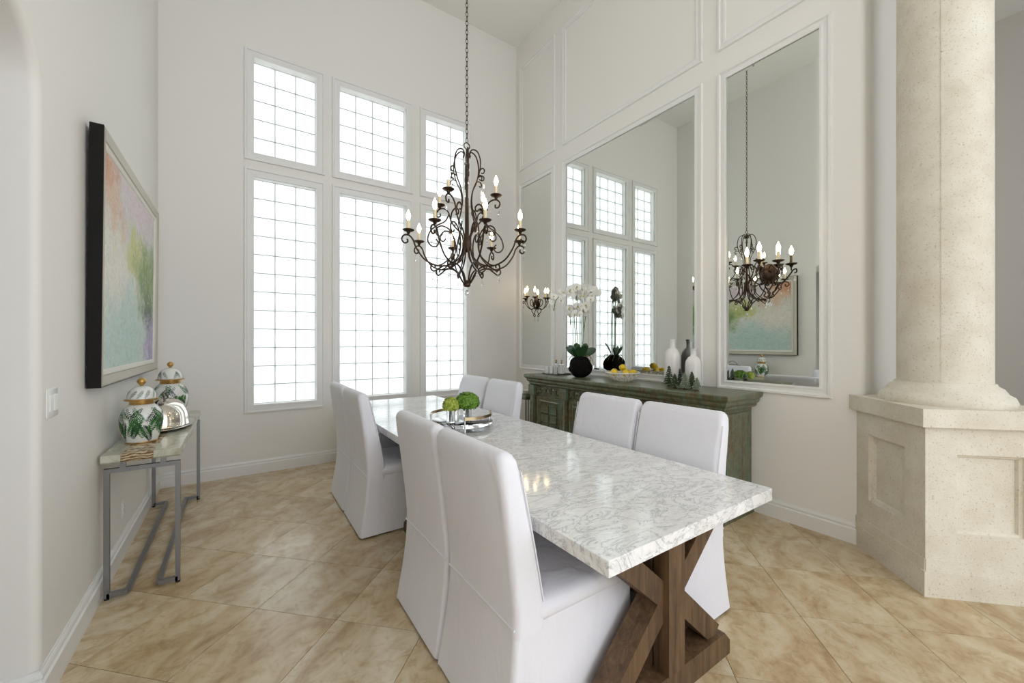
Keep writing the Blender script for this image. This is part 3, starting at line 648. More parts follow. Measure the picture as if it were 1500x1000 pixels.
# ------------------------------------------------------------------ carved green sideboard
SX0, SX1, SY0, SY1, SH = 3.06, RX - 0.03, 1.62, 4.07, 1.0
sb = thing('sideboard', 'long antique carved sideboard in worn green paint under the mirrors', 'sideboard', ((SX0 + SX1) / 2, (SY0 + SY1) / 2, 0))
ox, oy = (SX0 + SX1) / 2, (SY0 + SY1) / 2
hx, hy = (SX1 - SX0) / 2, (SY1 - SY0) / 2
def sbox(name, x0, x1, y0, y1, z0, z1, parent=sb): return MB().box(x0, x1, y0, y1, z0, z1).build(name, 'green', parent)
def slab(o, z0, z1):   # overhang o at front and ends, flush at the wall
    return [[Vector((x, y, z)) for x, y in ((-hx - o, -hy - o), (hx + 0.02, -hy - o), (hx + 0.02, hy + o), (-hx - o, hy + o))] for z in (z0, z1)]
tp = MB()
prof = [(0.0, 0.872), (0.012, 0.885), (0.012, 0.90), (0.03, 0.915), (0.036, 0.93), (0.036, 0.942), (0.055, 0.96), (0.06, 0.968), (0.06, 0.992), (0.054, 1.0)]
tp.loops([slab(o, z, z)[0] for o, z in prof]); tp.build('cornice_top', 'green', sb)
sbox('body', -hx + 0.03, hx, -hy + 0.02, hy - 0.02, 0.08, 0.872)
sbox('base_plinth', -hx, hx + 0.0, -hy, hy, 0.0, 0.08)
sbox('end_panel', -hx + 0.06, hx - 0.05, -hy + 0.008, -hy + 0.02, 0.14, 0.84)
sbox('end_panel', -hx + 0.06, hx - 0.05, hy - 0.02, hy - 0.008, 0.14, 0.84)
NB = 4; W_ = 2 * hy
px = [-hy + 0.05 + i * (W_ - 0.10) / NB for i in range(NB + 1)]
for i, y in enumerate(px):
    pl = MB(); pl.box(-hx - 0.012, -hx + 0.03, y - 0.045, y + 0.045, 0.08, 0.75); pl.box(-hx - 0.03, -hx + 0.03, y - 0.055, y + 0.055, 0.75, 0.872); pl.box(-hx - 0.024, -hx + 0.03, y - 0.05, y + 0.05, 0.08, 0.16)
    pl.tube([(-hx - 0.012, y, 0.17), (-hx - 0.02, y, 0.45), (-hx - 0.012, y, 0.74)], [0.022, 0.028, 0.02], 8)
    pl.build('pilaster', 'green', sb, 40)
ros = MB()
ros.box(0, 0.014, -0.038, 0.038, -0.038, 0.038)
ros.lathe([(0.030, 0.0), (0.030, 0.008), (0.018, 0.012), (0.016, 0.004), (0.008, 0.004), (0.006, 0.014), (0.0, 0.015)], 10, Matrix.Rotation(-PI / 2, 4, 'Y'))
me_ros = mshare('carved_rosette', ros, 'green', 30)
dia = MB(); dia.box(0, 0.014, -0.038, 0.038, -0.038, 0.038)
for a in (PI / 4, -PI / 4): dia.box(-0.012, 0.0, -0.045, 0.045, -0.007, 0.007, Matrix.Rotation(a, 4, 'X'))
dia.box(-0.009, 0.0, -0.018, 0.018, -0.018, 0.018, Matrix.Rotation(PI / 4, 4, 'X'))
me_dia = mshare('carved_lozenge', dia, 'green', 30)
for i in range(NB):
    y0, y1 = px[i] + 0.055, px[i + 1] - 0.055
    n = 5
    for k in range(n):
        yy = y0 + (k + 0.5) * (y1 - y0) / n
        link('carved_rosette' if k % 2 else 'carved_lozenge', me_ros if k % 2 else me_dia, sb, (-hx + 0.016, yy, 0.815))
    d = MB()        # framed door with carved inner panels
    Pd = lambda a, b, h: (-hx + 0.03 - h, a, b)
    yc = (y0 + y1) / 2; hw = (y1 - y0) / 2 - 0.012
    d.frame(yc - hw + 0.075, yc + hw - 0.075, 0.195, 0.665, [(0.0, -0.01), (0.0, 0.012), (0.018, 0.022), (0.03, 0.014), (0.05, 0.016), (0.062, 0.024), (0.075, 0.024), (0.075, 0.0)], Pd)
    dr = d.build('door', 'green', sb, 30)
    zs = (0.21, 0.32, 0.43, 0.54, 0.65)
    for j in range(4):
        for q in (-1, 1):
            c_y = yc + q * (hw - 0.075) / 2; w2 = (hw - 0.075) / 2 - 0.008
            pp = MB(); pp.box(-hx + 0.016, -hx + 0.031, c_y - w2, c_y + w2, zs[j] + 0.004, zs[j + 1] - 0.012)
            pp.frame(c_y - w2 + 0.012, c_y + w2 - 0.012, zs[j] + 0.016, zs[j + 1] - 0.024, [(0.0, 0.014), (0.003, 0.020), (0.010, 0.020), (0.012, 0.014)], Pd)
            pp.build('carved_panel', 'green', dr, 30)
    MB().tube([(-hx + 0.004, yc + hw * 0.72, 0.40), (-hx - 0.012, yc + hw * 0.72, 0.40)], 0.007, 8).tube([(-hx - 0.012 + 0.004 * math.sin(a), yc + hw * 0.72 + 0.018 * math.sin(a), 0.382 + 0.018 * math.cos(a)) for a in [2 * PI * k / 12 for k in range(12)]], 0.003, 5, True).build('ring_pull', 'oldsilver', dr, 60)

# ------------------------------------------------------------------ orchid on the sideboard
def leaf_blade(mb, base, dirv, length, width, droop, fold=0.25, face=(0, 0, 1)):
    dirv = Vector(dirv).normalized(); side = dirv.cross(Vector(face))
    side = side.normalized() if side.length > 1e-3 else Vector((1, 0, 0)); rows = []
    for k in range(7):
        f = k / 6; p = Vector(base) + dirv * length * f + Vector((0, 0, -droop * f * f)); wd = width * (0.22, 0.62, 0.86, 0.98, 1.0, 0.80, 0.22)[k] * 0.5
        nrm = side.cross(dirv); rows.append([p - side * wd + nrm * wd * fold, p, p + side * wd + nrm * wd * fold])
    vs = [q for r in rows for q in r]; n = len(vs); off = (side.cross(dirv)).normalized() * -0.003
    vs += [q + off for q in vs]; fs = []
    for k in range(6):
        for j in range(2):
            a = k * 3 + j; fs += [(a, a + 1, a + 4, a + 3), (n + a + 3, n + a + 4, n + a + 1, n + a)]
        fs += [(k * 3, k * 3 + 3, n + k * 3 + 3, n + k * 3), (k * 3 + 2, n + k * 3 + 2, n + k * 3 + 5, k * 3 + 5)]
    mb.add(vs, fs)
orc = thing('orchid_plant', 'white moth orchid in a dark moss ball on the green sideboard', 'plant', (3.27, 3.39, SH))
pot = MB(); prof = []
rings = []
for k in range(11):
    ph = -PI / 2 + 0.42 + (PI - 0.62) * k / 10; ring = []
    for i in range(22):
        a = 2 * PI * i / 22; r = 0.132 * (1 + random.uniform(-0.09, 0.09)); ring.append(Vector((r * math.cos(ph) * math.cos(a), r * math.cos(ph) * math.sin(a), 0.12 + 0.13 * math.sin(ph))))
    rings.append(ring)
pot.loops(rings); pot.build('moss_ball', 'moss', orc, 20)
left_v = -right_v
for a, el, ln, wd in ((base_ang + 1.75, 0.85, 0.21, 0.085), (base_ang + 1.4, 1.05, 0.20, 0.075), (base_ang - 1.6, 0.78, 0.20, 0.09), (base_ang + 0.3, 1.15, 0.22, 0.085), (base_ang + 2.7, 1.15, 0.18, 0.08), (base_ang - 2.7, 1.2, 0.19, 0.075), (base_ang - 0.7, 1.1, 0.22, 0.085)):
    m_ = MB(); leaf_blade(m_, (0.03 * math.cos(a), 0.03 * math.sin(a), 0.225), (math.cos(a) * math.cos(el), math.sin(a) * math.cos(el), math.sin(el)), ln, wd, 0.035, 0.25, tuple(Vector((0, 0, 0.45)) - fwd_v)); m_.build('leaf', 'leaf', orc, 50)
fl_m = MB()
for k, (a, ln, wd) in enumerate(((90, 0.040, 0.034), (210, 0.040, 0.030), (330, 0.040, 0.030), (20, 0.046, 0.056), (160, 0.046, 0.056))):
    a = math.radians(a); d = Vector((0.0, math.cos(a), math.sin(a))); s_ = Vector((0, -math.sin(a), math.cos(a))); ox_ = -0.002 if k < 3 else 0.002
    pts = [Vector((ox_, 0, 0))] + [d * ln * f + s_ * wd * q * 0.5 + Vector((ox_ + 0.006 * f * f, 0, 0)) for f, q in ((0.3, 0.75), (0.65, 1.0), (0.92, 0.6), (1.0, 0.0), (0.92, -0.6), (0.65, -1.0), (0.3, -0.75))]
    fl_m.add(pts, [tuple(range(len(pts)))])
me_fl = mshare('orchid_flower', fl_m, 'petal', 60)
me_lip = mshare('throat', MB().lathe([(0.0, 0.0), (0.007, 0.003), (0.009, 0.010), (0.004, 0.016), (0.0, 0.017)], 8, Matrix.Rotation(PI / 2, 4, 'Y')), 'lip')
me_bud = mshare('bud', MB().lathe([(0.0, -0.011), (0.006, -0.006), (0.0075, 0.0), (0.005, 0.007), (0.0, 0.010)], 8), 'stemg')
def spray(ctrl, n_fl, n_bud, start):
    pts = crom(ctrl, 8); st = MB().tube(pts, 0.0042, 6).build('flower_stem', 'stemg', orc, 60)
    L_ = len(pts) - 1
    for k in range(n_fl + n_bud):
        f = start + (1 - start) * k / max(1, n_fl + n_bud - 1); p = pts[min(L_, int(f * L_))]
        if k < n_fl:
            sd = (right_v if k % 2 else -right_v) * random.uniform(0.012, 0.045) + Vector((0, 0, random.uniform(-0.035, 0.03))) - fwd_v * random.uniform(0.0, 0.03)
            fo = link('flower', me_fl, st, p + sd, (random.uniform(-0.4, 0.4), random.uniform(-0.3, 0.3), (PI if k % 3 else 0) + base_ang + random.uniform(-0.9, 0.9)))
            s_ = random.uniform(0.95, 1.2); fo.scale = (s_, s_, s_); link('throat', me_lip, fo)
        else: link('bud', me_bud, st, p + Vector((0, 0, -0.008)))
def W3(lat, dep, z): return tuple(right_v * lat + fwd_v * dep + Vector((0, 0, z)))
spray([W3(-0.02, 0, 0.22), W3(-0.045, 0.0, 0.6), W3(-0.04, -0.01, 0.88), W3(-0.10, -0.02, 0.99), W3(-0.20, -0.03, 0.97), W3(-0.285, -0.03, 0.88), W3(-0.31, -0.03, 0.78)], 13, 4, 0.45)
spray([W3(0.0, 0.02, 0.22), W3(0.0, 0.02, 0.65), W3(0.005, 0.01, 0.93), W3(0.05, 0.0, 1.03), W3(0.12, -0.02, 1.0), W3(0.15, -0.03, 0.90)], 17, 0, 0.42)
spray([W3(0.02, -0.02, 0.22), W3(0.03, -0.02, 0.5), W3(0.055, -0.03, 0.72), W3(0.03, -0.05, 0.82), W3(-0.03, -0.06, 0.80), W3(-0.06, -0.06, 0.70)], 16, 0, 0.42)
spray([W3(-0.03, 0.02, 0.22), W3(-0.055, 0.03, 0.5), W3(-0.07, 0.03, 0.72), W3(-0.09, 0.02, 0.80), W3(-0.11, 0.01, 0.72), W3(-0.115, 0.0, 0.62)], 8, 3, 0.5)
spray([W3(0.03, 0.03, 0.22), W3(0.04, 0.03, 0.6), W3(0.02, 0.02, 0.9), W3(-0.03, 0.0, 1.02), W3(-0.09, -0.01, 1.02)], 14, 0, 0.5)
for k in range(9):
    a = random.uniform(0, 2 * PI); MB().tube(crom([(0.05 * math.cos(a), 0.05 * math.sin(a), 0.235), (0.11 * math.cos(a), 0.11 * math.sin(a), 0.245), (0.145 * math.cos(a + .2), 0.145 * math.sin(a + .2), 0.20 + random.uniform(-.04, .04))], 3), 0.0028, 5).build('aerial_root', 'root', orc, 60)

# ------------------------------------------------------------------ bowl of lemons
BC = Vector((3.30, 2.80, SH))
bw = thing('lattice_bowl', 'cream pierced lattice bowl of lemons on the sideboard', 'bowl', BC)
BPF = [(0.085, 0.006), (0.125, 0.03), (0.155, 0.058), (0.175, 0.088)]
MB().lathe([(0.0, 0.0), (0.085, 0.0), (0.09, 0.006), (0.085, 0.012), (0.0, 0.012)], 32).build('bowl_foot', 'ceramic', bw, 40)
MB().tube([(0.176 * math.cos(2 * PI * k / 40), 0.176 * math.sin(2 * PI * k / 40), 0.089) for k in range(40)], 0.006, 6, True).build('bowl_rim', 'ceramic', bw, 60)
lat = MB()
for dr in (-1, 1):
    for k in range(20):
        a0 = 2 * PI * k / 20; pts = []
        for j in range(7):
            f = j / 6 * 3; i = min(int(f), 2); g = f - i; r = BPF[i][0] + (BPF[i + 1][0] - BPF[i][0]) * g; z = BPF[i][1] + (BPF[i + 1][1] - BPF[i][1]) * g
            a = a0 + dr * 0.42 * j / 6; pts.append((r * math.cos(a), r * math.sin(a), z))
        lat.tube(pts, 0.0055, 4)
lo = lat.build('lattice_side', 'ceramic', bw, 60)
lem = MB().lathe([(0.0, -0.050), (0.006, -0.046), (0.012, -0.040), (0.026, -0.028), (0.034, -0.010), (0.0345, 0.006), (0.028, 0.025), (0.015, 0.037), (0.008, 0.043), (0.0, 0.046)], 14)
me_lem = mshare('lemon', lem, 'lemon')
for k, (a, r, z) in enumerate(((0.4, 0.100, 0.090), (1.65, 0.100, 0.090), (2.9, 0.100, 0.090), (4.15, 0.100, 0.090), (5.4, 0.100, 0.090), (1.0, 0.0, 0.140))):
    tag(link('lemon', me_lem, None, BC + Vector((r * math.cos(a), r * math.sin(a), z)), (PI / 2 + random.uniform(-.4, .4), 0, a + random.uniform(0.8, 2.0))), 'yellow lemon on top of the heap in the lattice bowl' if k == 5 else 'yellow lemon in the lower ring inside the lattice bowl', 'lemon', 'lemons in the lattice bowl')

# ------------------------------------------------------------------ bottles and little trees
def bottle(name, lab, loc, R, H):
    t = thing(name, lab, 'bottle', loc, 0, 'white bottle vases'); seg = 40; prof = [(0.0, 0.0), (R * 0.93, 0.0), (R, 0.02), (R, H * 0.58), (R * 0.92, H * 0.68), (R * 0.66, H * 0.77), (R * 0.36, H * 0.81), (R * 0.33, H * 0.86), (R * 0.34, H * 0.97), (R * 0.38, H)]
    rings = []
    for r, z in prof:
        rings.append([Vector(((r * (1 + (0.022 * math.cos(16 * 2 * PI * i / seg * 0.5) if 0.02 < z < H * 0.75 else 0))) * math.cos(2 * PI * i / seg), max(r, 1e-4) * (1 + (0.022 * math.cos(8 * 2 * PI * i / seg) if 0.02 < z < H * 0.75 else 0)) * math.sin(2 * PI * i / seg), z)) for i in range(seg)])
    MB().loops(rings).build('bottle_body', 'bottle', t, 50)
    MB().lathe([(R * 0.34, H * 0.965), (R * 0.40, H * 0.975), (R * 0.40, H * 0.995), (R * 0.34, H)], 24).build('lip', 'bottle', t, 40)
bottle('bottle_vase', 'tall ribbed white bottle vase on the sideboard', (3.42, 2.30, SH), 0.076, 0.43)
bottle('bottle_vase', 'shorter ribbed white bottle vase on the sideboard', (3.40, 2.075, SH), 0.070, 0.345)
def tree(loc, H, R, m1, lab):
    t = thing('miniature_tree', lab, 'figurine', loc, random.uniform(0, 6), 'miniature evergreen trees on the sideboard')
    MB().lathe([(0.0, 0.0), (0.018, 0.0), (0.018, 0.006), (0.005, 0.01), (0.004, H * 0.9), (0.0, H)], 8).build('trunk', 'oak', t, 40)
    b = MB(); tips = MB(); nt_ = 8
    for k in range(nt_):
        z = 0.012 + (H - 0.03) * k / nt_; r = R * (1 - k / nt_) ** 0.85 + 0.006; nb = 11
        for i in range(nb):
            a = 2 * PI * (i + 0.5 * (k % 2)) / nb; d = Vector((math.cos(a), math.sin(a), 0)); s_ = Vector((-math.sin(a), math.cos(a), 0)); rr_ = r * random.uniform(0.85, 1.08); wd = r * 0.24
            p0 = Vector((0, 0, z + H * 0.13)); p1 = d * rr_ + Vector((0, 0, z + random.uniform(0, 0.01))); mid = (p0 + p1) / 2
            b.add([p0, mid + s_ * wd - Vector((0, 0, 0.004)), p1, mid - s_ * wd - Vector((0, 0, 0.004)), mid + Vector((0, 0, 0.008))], [(0, 1, 4), (1, 2, 4), (2, 3, 4), (3, 0, 4), (0, 3, 2, 1)])
            if (i + k) % 3 == 0: tips.add([p1 + Vector((0, 0, 0.003)), p1 - d * 0.010 + s_ * 0.004 + Vector((0, 0, 0.006)), p1 - d * 0.010 - s_ * 0.004 + Vector((0, 0, 0.006)), p1 - d * 0.006 + Vector((0, 0, 0.001))], [(0, 1, 2), (0, 3, 1), (0, 2, 3), (1, 3, 2)])
    b.build('branches', m1, t); tips.build('frosted_tips', 'snow', t)
for u_px, X, H, R, m1, lab in ((980, 3.285, 0.195, 0.056, 'pine', 'tallest green miniature evergreen tree before the tall bottle'), (988.5, 3.165, 0.135, 0.046, 'pine', 'low green miniature evergreen tree before the tall bottle'), (996, 3.285, 0.175, 0.034, 'pine2', 'slim near-black miniature evergreen tree between the bottles'),
                                (1003, 3.16, 0.155, 0.046, 'pine3', 'pale frosted miniature evergreen tree beside the near-black one'), (1013.5, 3.28, 0.155, 0.048, 'pine', 'green frosted miniature evergreen tree before the short bottle'), (1021, 3.155, 0.115, 0.040, 'pine3', 'smallest pale frosted miniature evergreen tree at the end')):
    xc = (u_px - 750) / FPX; s_, c_ = math.sin(YAW), math.cos(YAW); tree((X, X * (c_ - s_ * xc) / (s_ + c_ * xc), SH), H, R, m1, lab)

# ------------------------------------------------------------------ tray of glassware at the far end of the sideboard
GT = Vector((3.31, 3.86, SH))
t = thing('serving_tray', 'thin dark tray of glassware at the window end of the sideboard', 'tray', GT)
MB().loops([[Vector((x, y, z)) for x, y in rrect(0.12 - i, 0.155 - i, 0.02, 3)] for i, z in ((0.006, 0.0), (0.0, 0.006), (0.0, 0.014), (0.006, 0.014), (0.008, 0.008))]).build('tray_plate', 'oldsilver', t, 40)
me_tum = mshare('tumbler', MB().lathe([(0.0, 0.0), (0.028, 0.0), (0.031, 0.004), (0.034, 0.085), (0.032, 0.085), (0.028, 0.010), (0.0, 0.009)], 16), 'glass', 40)
for x, y in ((-0.07, 0.10), (-0.075, 0.02), (-0.07, -0.06)):
    g = thing('tumbler', 'small clear glass tumbler on the dark serving tray', 'glass', GT + Vector((x, y, 0.0085)), 0, 'tumblers on the serving tray'); link('tumbler_body', me_tum, g)
for y, lab in ((0.055, 'lidded clear glass jar with brass knob, window side of the tray'), (-0.045, 'lidded clear glass jar with brass knob, orchid side of the tray')):
    g = thing('glass_jar', lab, 'jar', GT + Vector((0.045, y, 0.0085)), 0, 'lidded jars on the serving tray')
    MB().lathe([(0.0, 0.0), (0.040, 0.0), (0.044, 0.006), (0.046, 0.07), (0.036, 0.10), (0.034, 0.10), (0.043, 0.068), (0.040, 0.01), (0.0, 0.009)], 20).build('jar_body', 'glass', g, 40)
    MB().lathe([(0.036, 0.101), (0.04, 0.104), (0.036, 0.112), (0.012, 0.128), (0.006, 0.14)], 20).build('lid', 'glass', g, 40)
    MB().lathe([(0.004, 0.138), (0.006, 0.146), (0.013, 0.154), (0.013, 0.162), (0.006, 0.170), (0.0, 0.172)], 12).build('knob', 'gold', g, 40)

# ------------------------------------------------------------------ small side table by the windows
t = thing('side_table', 'small metal side table between sideboard and window wall', 'table', (3.34, 4.52, 0))
MB().loops([[Vector((x, y, z)) for x, y in rrect(0.15 - i, 0.17 - i, 0.015, 3)] for i, z in ((0.02, 0.62), (0.004, 0.635), (0.0, 0.65), (0.0, 0.665), (0.01, 0.68))]).build('table_top', 'green', t, 40)
for sx in (-1, 1):
    for sy in (-1, 1): MB().box(sx * 0.135 - 0.007, sx * 0.135 + 0.007, sy * 0.155 - 0.007, sy * 0.155 + 0.007, 0.0, 0.622).build('leg', 'steel', t)
MB().box(-0.135, 0.135, -0.155, 0.155, 0.14, 0.155).build('shelf', 'steel', t)
g = thing('crystal_dish', 'small white cut glass dish on the metal side table', 'dish', (3.30, 4.48, 0.681))
MB().lathe([(0.0, 0.0), (0.04, 0.0), (0.07, 0.03), (0.085, 0.06), (0.08, 0.06), (0.064, 0.03), (0.035, 0.008), (0.0, 0.008)], 20).build('dish_body', 'porcelain', g, 40)

# ------------------------------------------------------------------ framed painting on the left wall
PY0, PY1, PZ0, PZ1 = 2.85, 4.56, 1.175, 2.51
pt = thing('framed_painting', 'large abstract landscape painting in a silver frame with black sides', 'painting', (LX, (PY0 + PY1) / 2, PZ0))
pt.rotation_euler = (0, math.radians(0.5), 0)
a0, a1, b1 = -(PY1 - PY0) / 2, (PY1 - PY0) / 2, PZ1 - PZ0
PP = lambda a, b, h: (h, a, b)
MB().frame(a0, a1, 0, b1, [(-0.03, 0.006), (0.0, 0.006), (0.0, 0.058), (-0.004, 0.060)], PP).build('frame_side', 'black', pt)
MB().frame(a0, a1, 0, b1, [(-0.004, 0.060), (-0.012, 0.064), (-0.055, 0.056), (-0.060, 0.046)], PP).build('frame_face', 'champ', pt, 20)
MB().frame(a0, a1, 0, b1, [(-0.060, 0.050), (-0.085, 0.046), (-0.090, 0.040)], PP).build('liner', 'linen', pt)
q = MB(); q.add([(0.041, a0 + 0.088, 0.088), (0.041, a1 - 0.088, 0.088), (0.041, a1 - 0.088, b1 - 0.088), (0.041, a0 + 0.088, b1 - 0.088)], [(0, 1, 2, 3)])
cv = q.build('canvas', 'canvas', pt)
uvl = cv.data.uv_layers.new(name='UVMap')
for lp in cv.data.loops:
    co = cv.data.vertices[lp.vertex_index].co; uvl.data[lp.index].uv = ((co.y - a0) / (a1 - a0), co.z / b1)

# ------------------------------------------------------------------ console table and what stands on it
CX0, CX1, CY0, CY1 = -0.612, -0.268, 3.03, 4.60; CTOP = 0.79
cn = thing('console_table', 'narrow console table with onyx slab top and grey metal frame', 'table', ((CX0 + CX1) / 2, (CY0 + CY1) / 2, 0))
ox, oy = (CX0 + CX1) / 2, (CY0 + CY1) / 2; hx, hy = (CX1 - CX0) / 2, (CY1 - CY0) / 2
def slab_piece(name, xa, xb, mt, ph):     # strips along the slab with a wavering sawn edge
    n = 12; rnd = random.Random(ph); ys = [-hy + 2 * hy * k / n for k in range(n + 1)]
    front = [(xb - (rnd.uniform(0.0, 0.008) if ph == 3 else 0.0), y + (rnd.uniform(-.012, .0) if k == 0 else 0)) for k, y in enumerate(ys)]
    pl = front + [(xa, hy), (xa, -hy + rnd.uniform(-0.01, 0.01))]
    MB().loops([[Vector((x - (i if (ph == 3 and x > xa) else 0), y + (i if y < 0 and abs(y) > hy - 0.02 else 0), z)) for x, y in pl] for i, z in ((0.008, CTOP - 0.045), (0.0, CTOP - 0.036), (0.002, CTOP - 0.006), (0.005, CTOP))]).build(name, mt, cn, 40)
slab_piece('onyx_slab', -hx, -0.09, 'onyx', 1)
slab_piece('petrified_inlay', -0.09, 0.045, 'petri', 2)
slab_piece('onyx_slab', 0.045, hx, 'onyx', 3)
LX0, LX1, T_ = -hx + 0.022, hx - 0.022, 0.024
for name, ys in (('near', -hy + 0.03), ('far', hy - 0.05)):
    f = MB(); y0, y1 = ys - T_ / 2, ys + T_ / 2
    f.box(LX0 - T_ / 2, LX0 + T_ / 2, y0, y1, 0.012, 0.714); f.box(LX1 - T_ / 2, LX1 + T_ / 2, y0, y1, 0.012, 0.714)
    f.box(LX0 + T_ / 2, LX1 - T_ / 2, y0, y1, 0.690, 0.714)
    for q in (-0.085, 0.085): f.box(q - 0.012, q + 0.012, y0, y1, 0.714, CTOP - 0.045)
    for sgn, lx in ((1, LX0), (-1, LX1)): f.box(min(lx, lx + sgn * 0.085), max(lx, lx + sgn * 0.085), y0, y1, 0.012, 0.036)
    f.build('end_frame', 'steel', cn)
    for lx in (LX0, LX1): MB().lathe([(0.011, 0.0), (0.012, 0.003), (0.012, 0.012)], 10, Matrix.Translation((lx, ys, 0))).build('foot', 'rubber', cn, 40)
for sgn, lx in ((1, LX0), (-1, LX1)):
    MB().box(lx + sgn * 0.085 - T_ / 2, lx + sgn * 0.085 + T_ / 2, -hy + 0.042, hy - 0.062, 0.012, 0.036).build('floor_rail', 'steel', cn)
# ginger jars with painted ferns
def jar_r(f): # body radius by height fraction 0..1 (unit: max radius 1)
    pts = [(0.0, 0.72), (0.04, 0.74), (0.2, 0.86), (0.45, 0.985), (0.62, 1.0), (0.78, 0.95), (0.9, 0.80), (0.97, 0.62), (1.0, 0.56)]
    for (a, ra), (b, rb) in zip(pts, pts[1:]):
        if a <= f <= b: g = (f - a) / (b - a); g = g * g * (3 - 2 * g) if False else g; return ra + (rb - ra) * g
    return 0.56
def lid_r(f):
    return 0.68 * math.sqrt(max(0.0, 1 - f ** 2.4)) if f < 1 else 0.0
def ginger_jar(loc, R, BH, lab):
    t = thing('ginger_jar', lab, 'jar', loc, random.uniform(0, 6), 'fern painted ginger jars on the console')
    LH = BH * 0.34; LZ = BH * 1.10
    prof = [(0.0, 0.0)] + [(R * jar_r(k / 24), BH * k / 24) for k in range(25)] + [(0.0, BH)]
    MB().lathe(prof, 36).build('body', 'porcelain', t, 50)
    MB().lathe([(R * 0.70, 0.0), (R * 0.745, 0.001), (R * 0.755, BH * 0.02), (R * 0.75, BH * 0.04)], 36).build('gold_foot_band', 'gold', t, 50)
    MB().lathe([(R * 0.565, BH * 0.985), (R * 0.575, BH * 0.99), (R * 0.575, LZ), (R * 0.3, LZ)], 36).build('gold_neck_band', 'gold', t, 50)
    MB().lathe([(R * 0.55, LZ - 0.002), (R * 0.80, LZ), (R * 0.81, LZ + 0.006), (R * 0.70, LZ + 0.010)], 36).build('gold_lid_rim', 'gold', t, 50)
    lid = MB().lathe([(R * lid_r(k / 12), LZ + 0.008 + LH * k / 12) for k in range(12)] + [(0.0, LZ + 0.008 + LH)], 36).build('lid', 'porcelain', t, 50)
    k0 = LZ + LH
    MB().lathe([(0.007, k0), (0.009, k0 + 0.012), (0.020, k0 + 0.024), (0.023, k0 + 0.036), (0.017, k0 + 0.048), (0.006, k0 + 0.056), (0.0, k0 + 0.058)], 14).build('knob', 'gold', lid, 50)
    fa, fb = MB(), MB()
    def surf(th, f):
        r = R * jar_r(f) + 0.0009; return Vector((r * math.cos(th), r * math.sin(th), BH * f))
    def surf_l(th, f):
        r = R * lid_r(f) + 0.0009; return Vector((r * math.cos(th), r * math.sin(th), LZ + 0.008 + LH * f))
    def frond(S, th0, f0, dth, df, n, ln, mbb, hor):
        prev = None
        for k in range(n):
            g = k / n; th = th0 + dth * g; f = f0 + df * (g - 0.15 * g * g); l = ln * math.sin(PI * (0.15 + 0.8 * g)) ** 0.8
            for sd in (-1, 1):
                # leaflet points obliquely forward from the rib
                dx, dy = dth / n, df / n; m_ = math.hypot(dx * hor, dy * 1.0) or 1
                ux, uy = dx * hor / m_, dy / m_; px_, py_ = -uy * sd, ux * sd
                ex, ey = (px_ * 0.85 + ux * 0.55) * l, (py_ * 0.85 + uy * 0.55) * l; wx, wy = ux * l * 0.21, uy * l * 0.21
                q = [(0, 0), (ex * 0.5 + wx, ey * 0.5 + wy), (ex, ey), (ex * 0.5 - wx, ey * 0.5 - wy)]
                pts = [S(th + a / hor, min(0.985, max(0.03, f + b))) for a, b in q]; mbb.add(pts, [(0, 1, 2, 3)])
            p0, p1 = S(th - 0.006 / hor, f), S(th + 0.006 / hor, f)
            if prev: mbb.add([prev[0], prev[1], p1, p0], [(0, 1, 2, 3)])
            prev = (p0, p1)
    hor = R / BH
    rnd = random.Random(5 + int(R * 1000))
    for k in range(22):
        th = 2 * PI * k / 22 + rnd.uniform(-.15, .15); frond(surf, th, rnd.uniform(0.05, 0.3), rnd.choice((-1, 1)) * rnd.uniform(0.25, 0.75), rnd.uniform(0.42, 0.6), 13, rnd.uniform(0.12, 0.155), fa if k % 3 else fb, hor)
    for k in range(15):
        th = 2 * PI * k / 15 + rnd.uniform(-.2, .2); frond(surf, th, rnd.uniform(0.86, 0.95), rnd.choice((-1, 1)) * rnd.uniform(0.5, 0.9), -rnd.uniform(0.25, 0.45), 10, rnd.uniform(0.08, 0.11), fb if k % 2 else fa, hor)
    for k in range(11):
        th = 2 * PI * k / 11 + rnd.uniform(-.1, .1); frond(surf_l, th, 0.08, rnd.choice((-1, 1)) * 0.45, 0.72, 8, 0.14, fa if k % 2 else fb, R * 0.6 / LH)
    fa.build('fern_leaves', 'fern', t); fb.build('dark_fern_leaves', 'fern2', t)
ginger_jar((-0.492, 3.36, CTOP), 0.102, 0.235, 'smaller green and white fern ginger jar before the silver dome')
ginger_jar((-0.462, 4.36, CTOP), 0.118, 0.275, 'larger green and white fern ginger jar behind the silver dome')
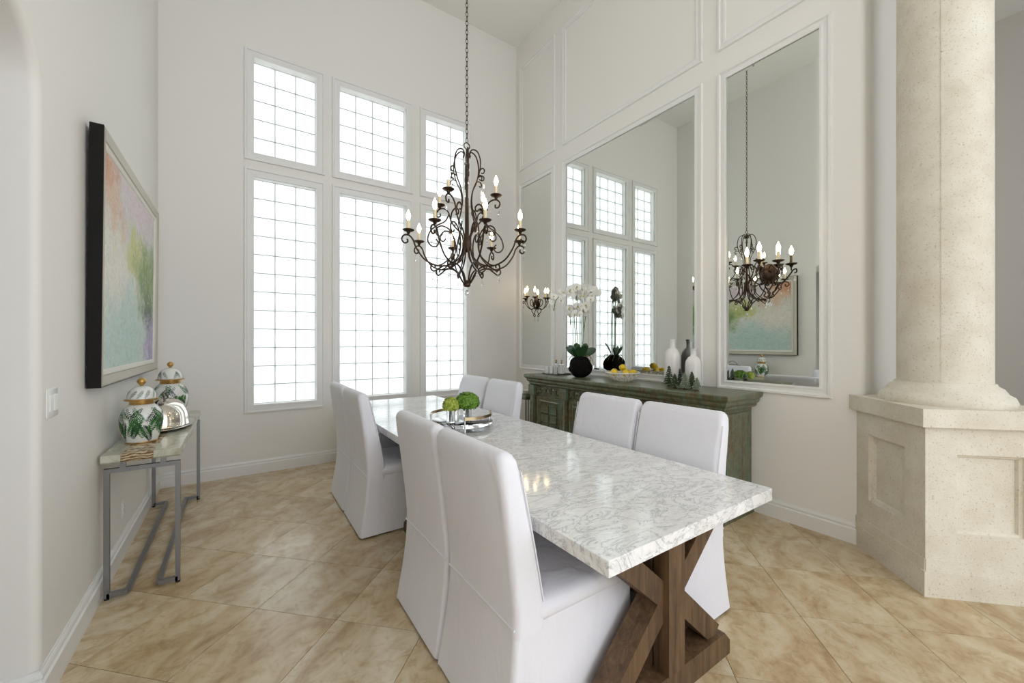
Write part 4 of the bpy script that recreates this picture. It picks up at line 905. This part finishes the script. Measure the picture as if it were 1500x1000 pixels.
# silver dome on platter
DC = Vector((-0.436, 3.84, CTOP))
t = thing('oval_platter', 'oval polished silver platter under the dome cover', 'platter', DC)
MB().lathe([(0.0, 0.0), (0.70, 0.0), (0.76, 0.006), (1.0, 0.016), (1.02, 0.022), (0.99, 0.024), (0.74, 0.012), (0.0, 0.010)], 48, None, 0.165, 0.30).build('platter_dish', 'silver', t, 50)
t = thing('dome_cover', 'silver oval dome food cover with a leafy twig handle', 'dome cover', DC + Vector((0, 0, 0.0145)))
MB().lathe([(1.0, 0.004), (1.03, 0.007), (1.0, 0.014), (0.985, 0.05), (0.93, 0.095), (0.80, 0.14), (0.58, 0.172), (0.30, 0.188), (0.0, 0.193)], 48, None, 0.138, 0.225).build('dome', 'silver', t, 60)
MB().tube(crom([(0, -0.10, 0.165), (0.006, -0.085, 0.195), (-0.006, -0.04, 0.232), (0.006, 0.0, 0.242), (-0.006, 0.04, 0.232), (0.006, 0.085, 0.195), (0, 0.10, 0.165)], 5), 0.0055, 7).build('twig_handle', 'oldsilver', t, 60)
for sy in (-1, 1):
    for k in range(7):
        a = k * 0.9; lf = MB(); leaf_blade(lf, (0, sy * 0.105, 0.168), (math.cos(a), math.sin(a) * 0.8 + sy * 0.4, 0.25 + 0.25 * (k % 2)), 0.052, 0.030, 0.03); lf.build('leaf', 'oldsilver', t, 50)

# ------------------------------------------------------------------ switch and outlet plates on the left wall
def plate(name, lab, cat, y, z, w_, h_, kind):
    t = thing(name, lab, cat, (LX, y, z))
    MB().loops([[Vector((x, a, b)) for a, b in rrect(w_ / 2 - i, h_ / 2 - i, 0.004, 2)] for x, i in ((0.0005, 0.0), (0.004, 0.0), (0.006, 0.003))]).build('cover_plate', 'plate', t, 30)
    if kind == 'switch':
        for q in (-0.023, 0.023): MB().box(0.006, 0.0095, q - 0.016, q + 0.016, -0.033, 0.033).build('rocker', 'plate', t)
    else:
        for q in (-0.02, 0.02):
            o = MB().box(0.006, 0.0085, -0.016, 0.016, q - 0.014, q + 0.014).build('socket', 'plate', t)
            MB().box(0.0085, 0.0088, -0.008, -0.005, q - 0.005, q + 0.005).box(0.0085, 0.0088, 0.005, 0.008, q - 0.005, q + 0.005).build('slot', 'dark', o)
plate('light_switch', 'white double rocker light switch beside the arch', 'switch', 2.42, 1.16, 0.115, 0.118, 'switch')
plate('power_outlet', 'white wall outlet low behind the console table', 'outlet', 3.66, 0.30, 0.072, 0.116, 'outlet')
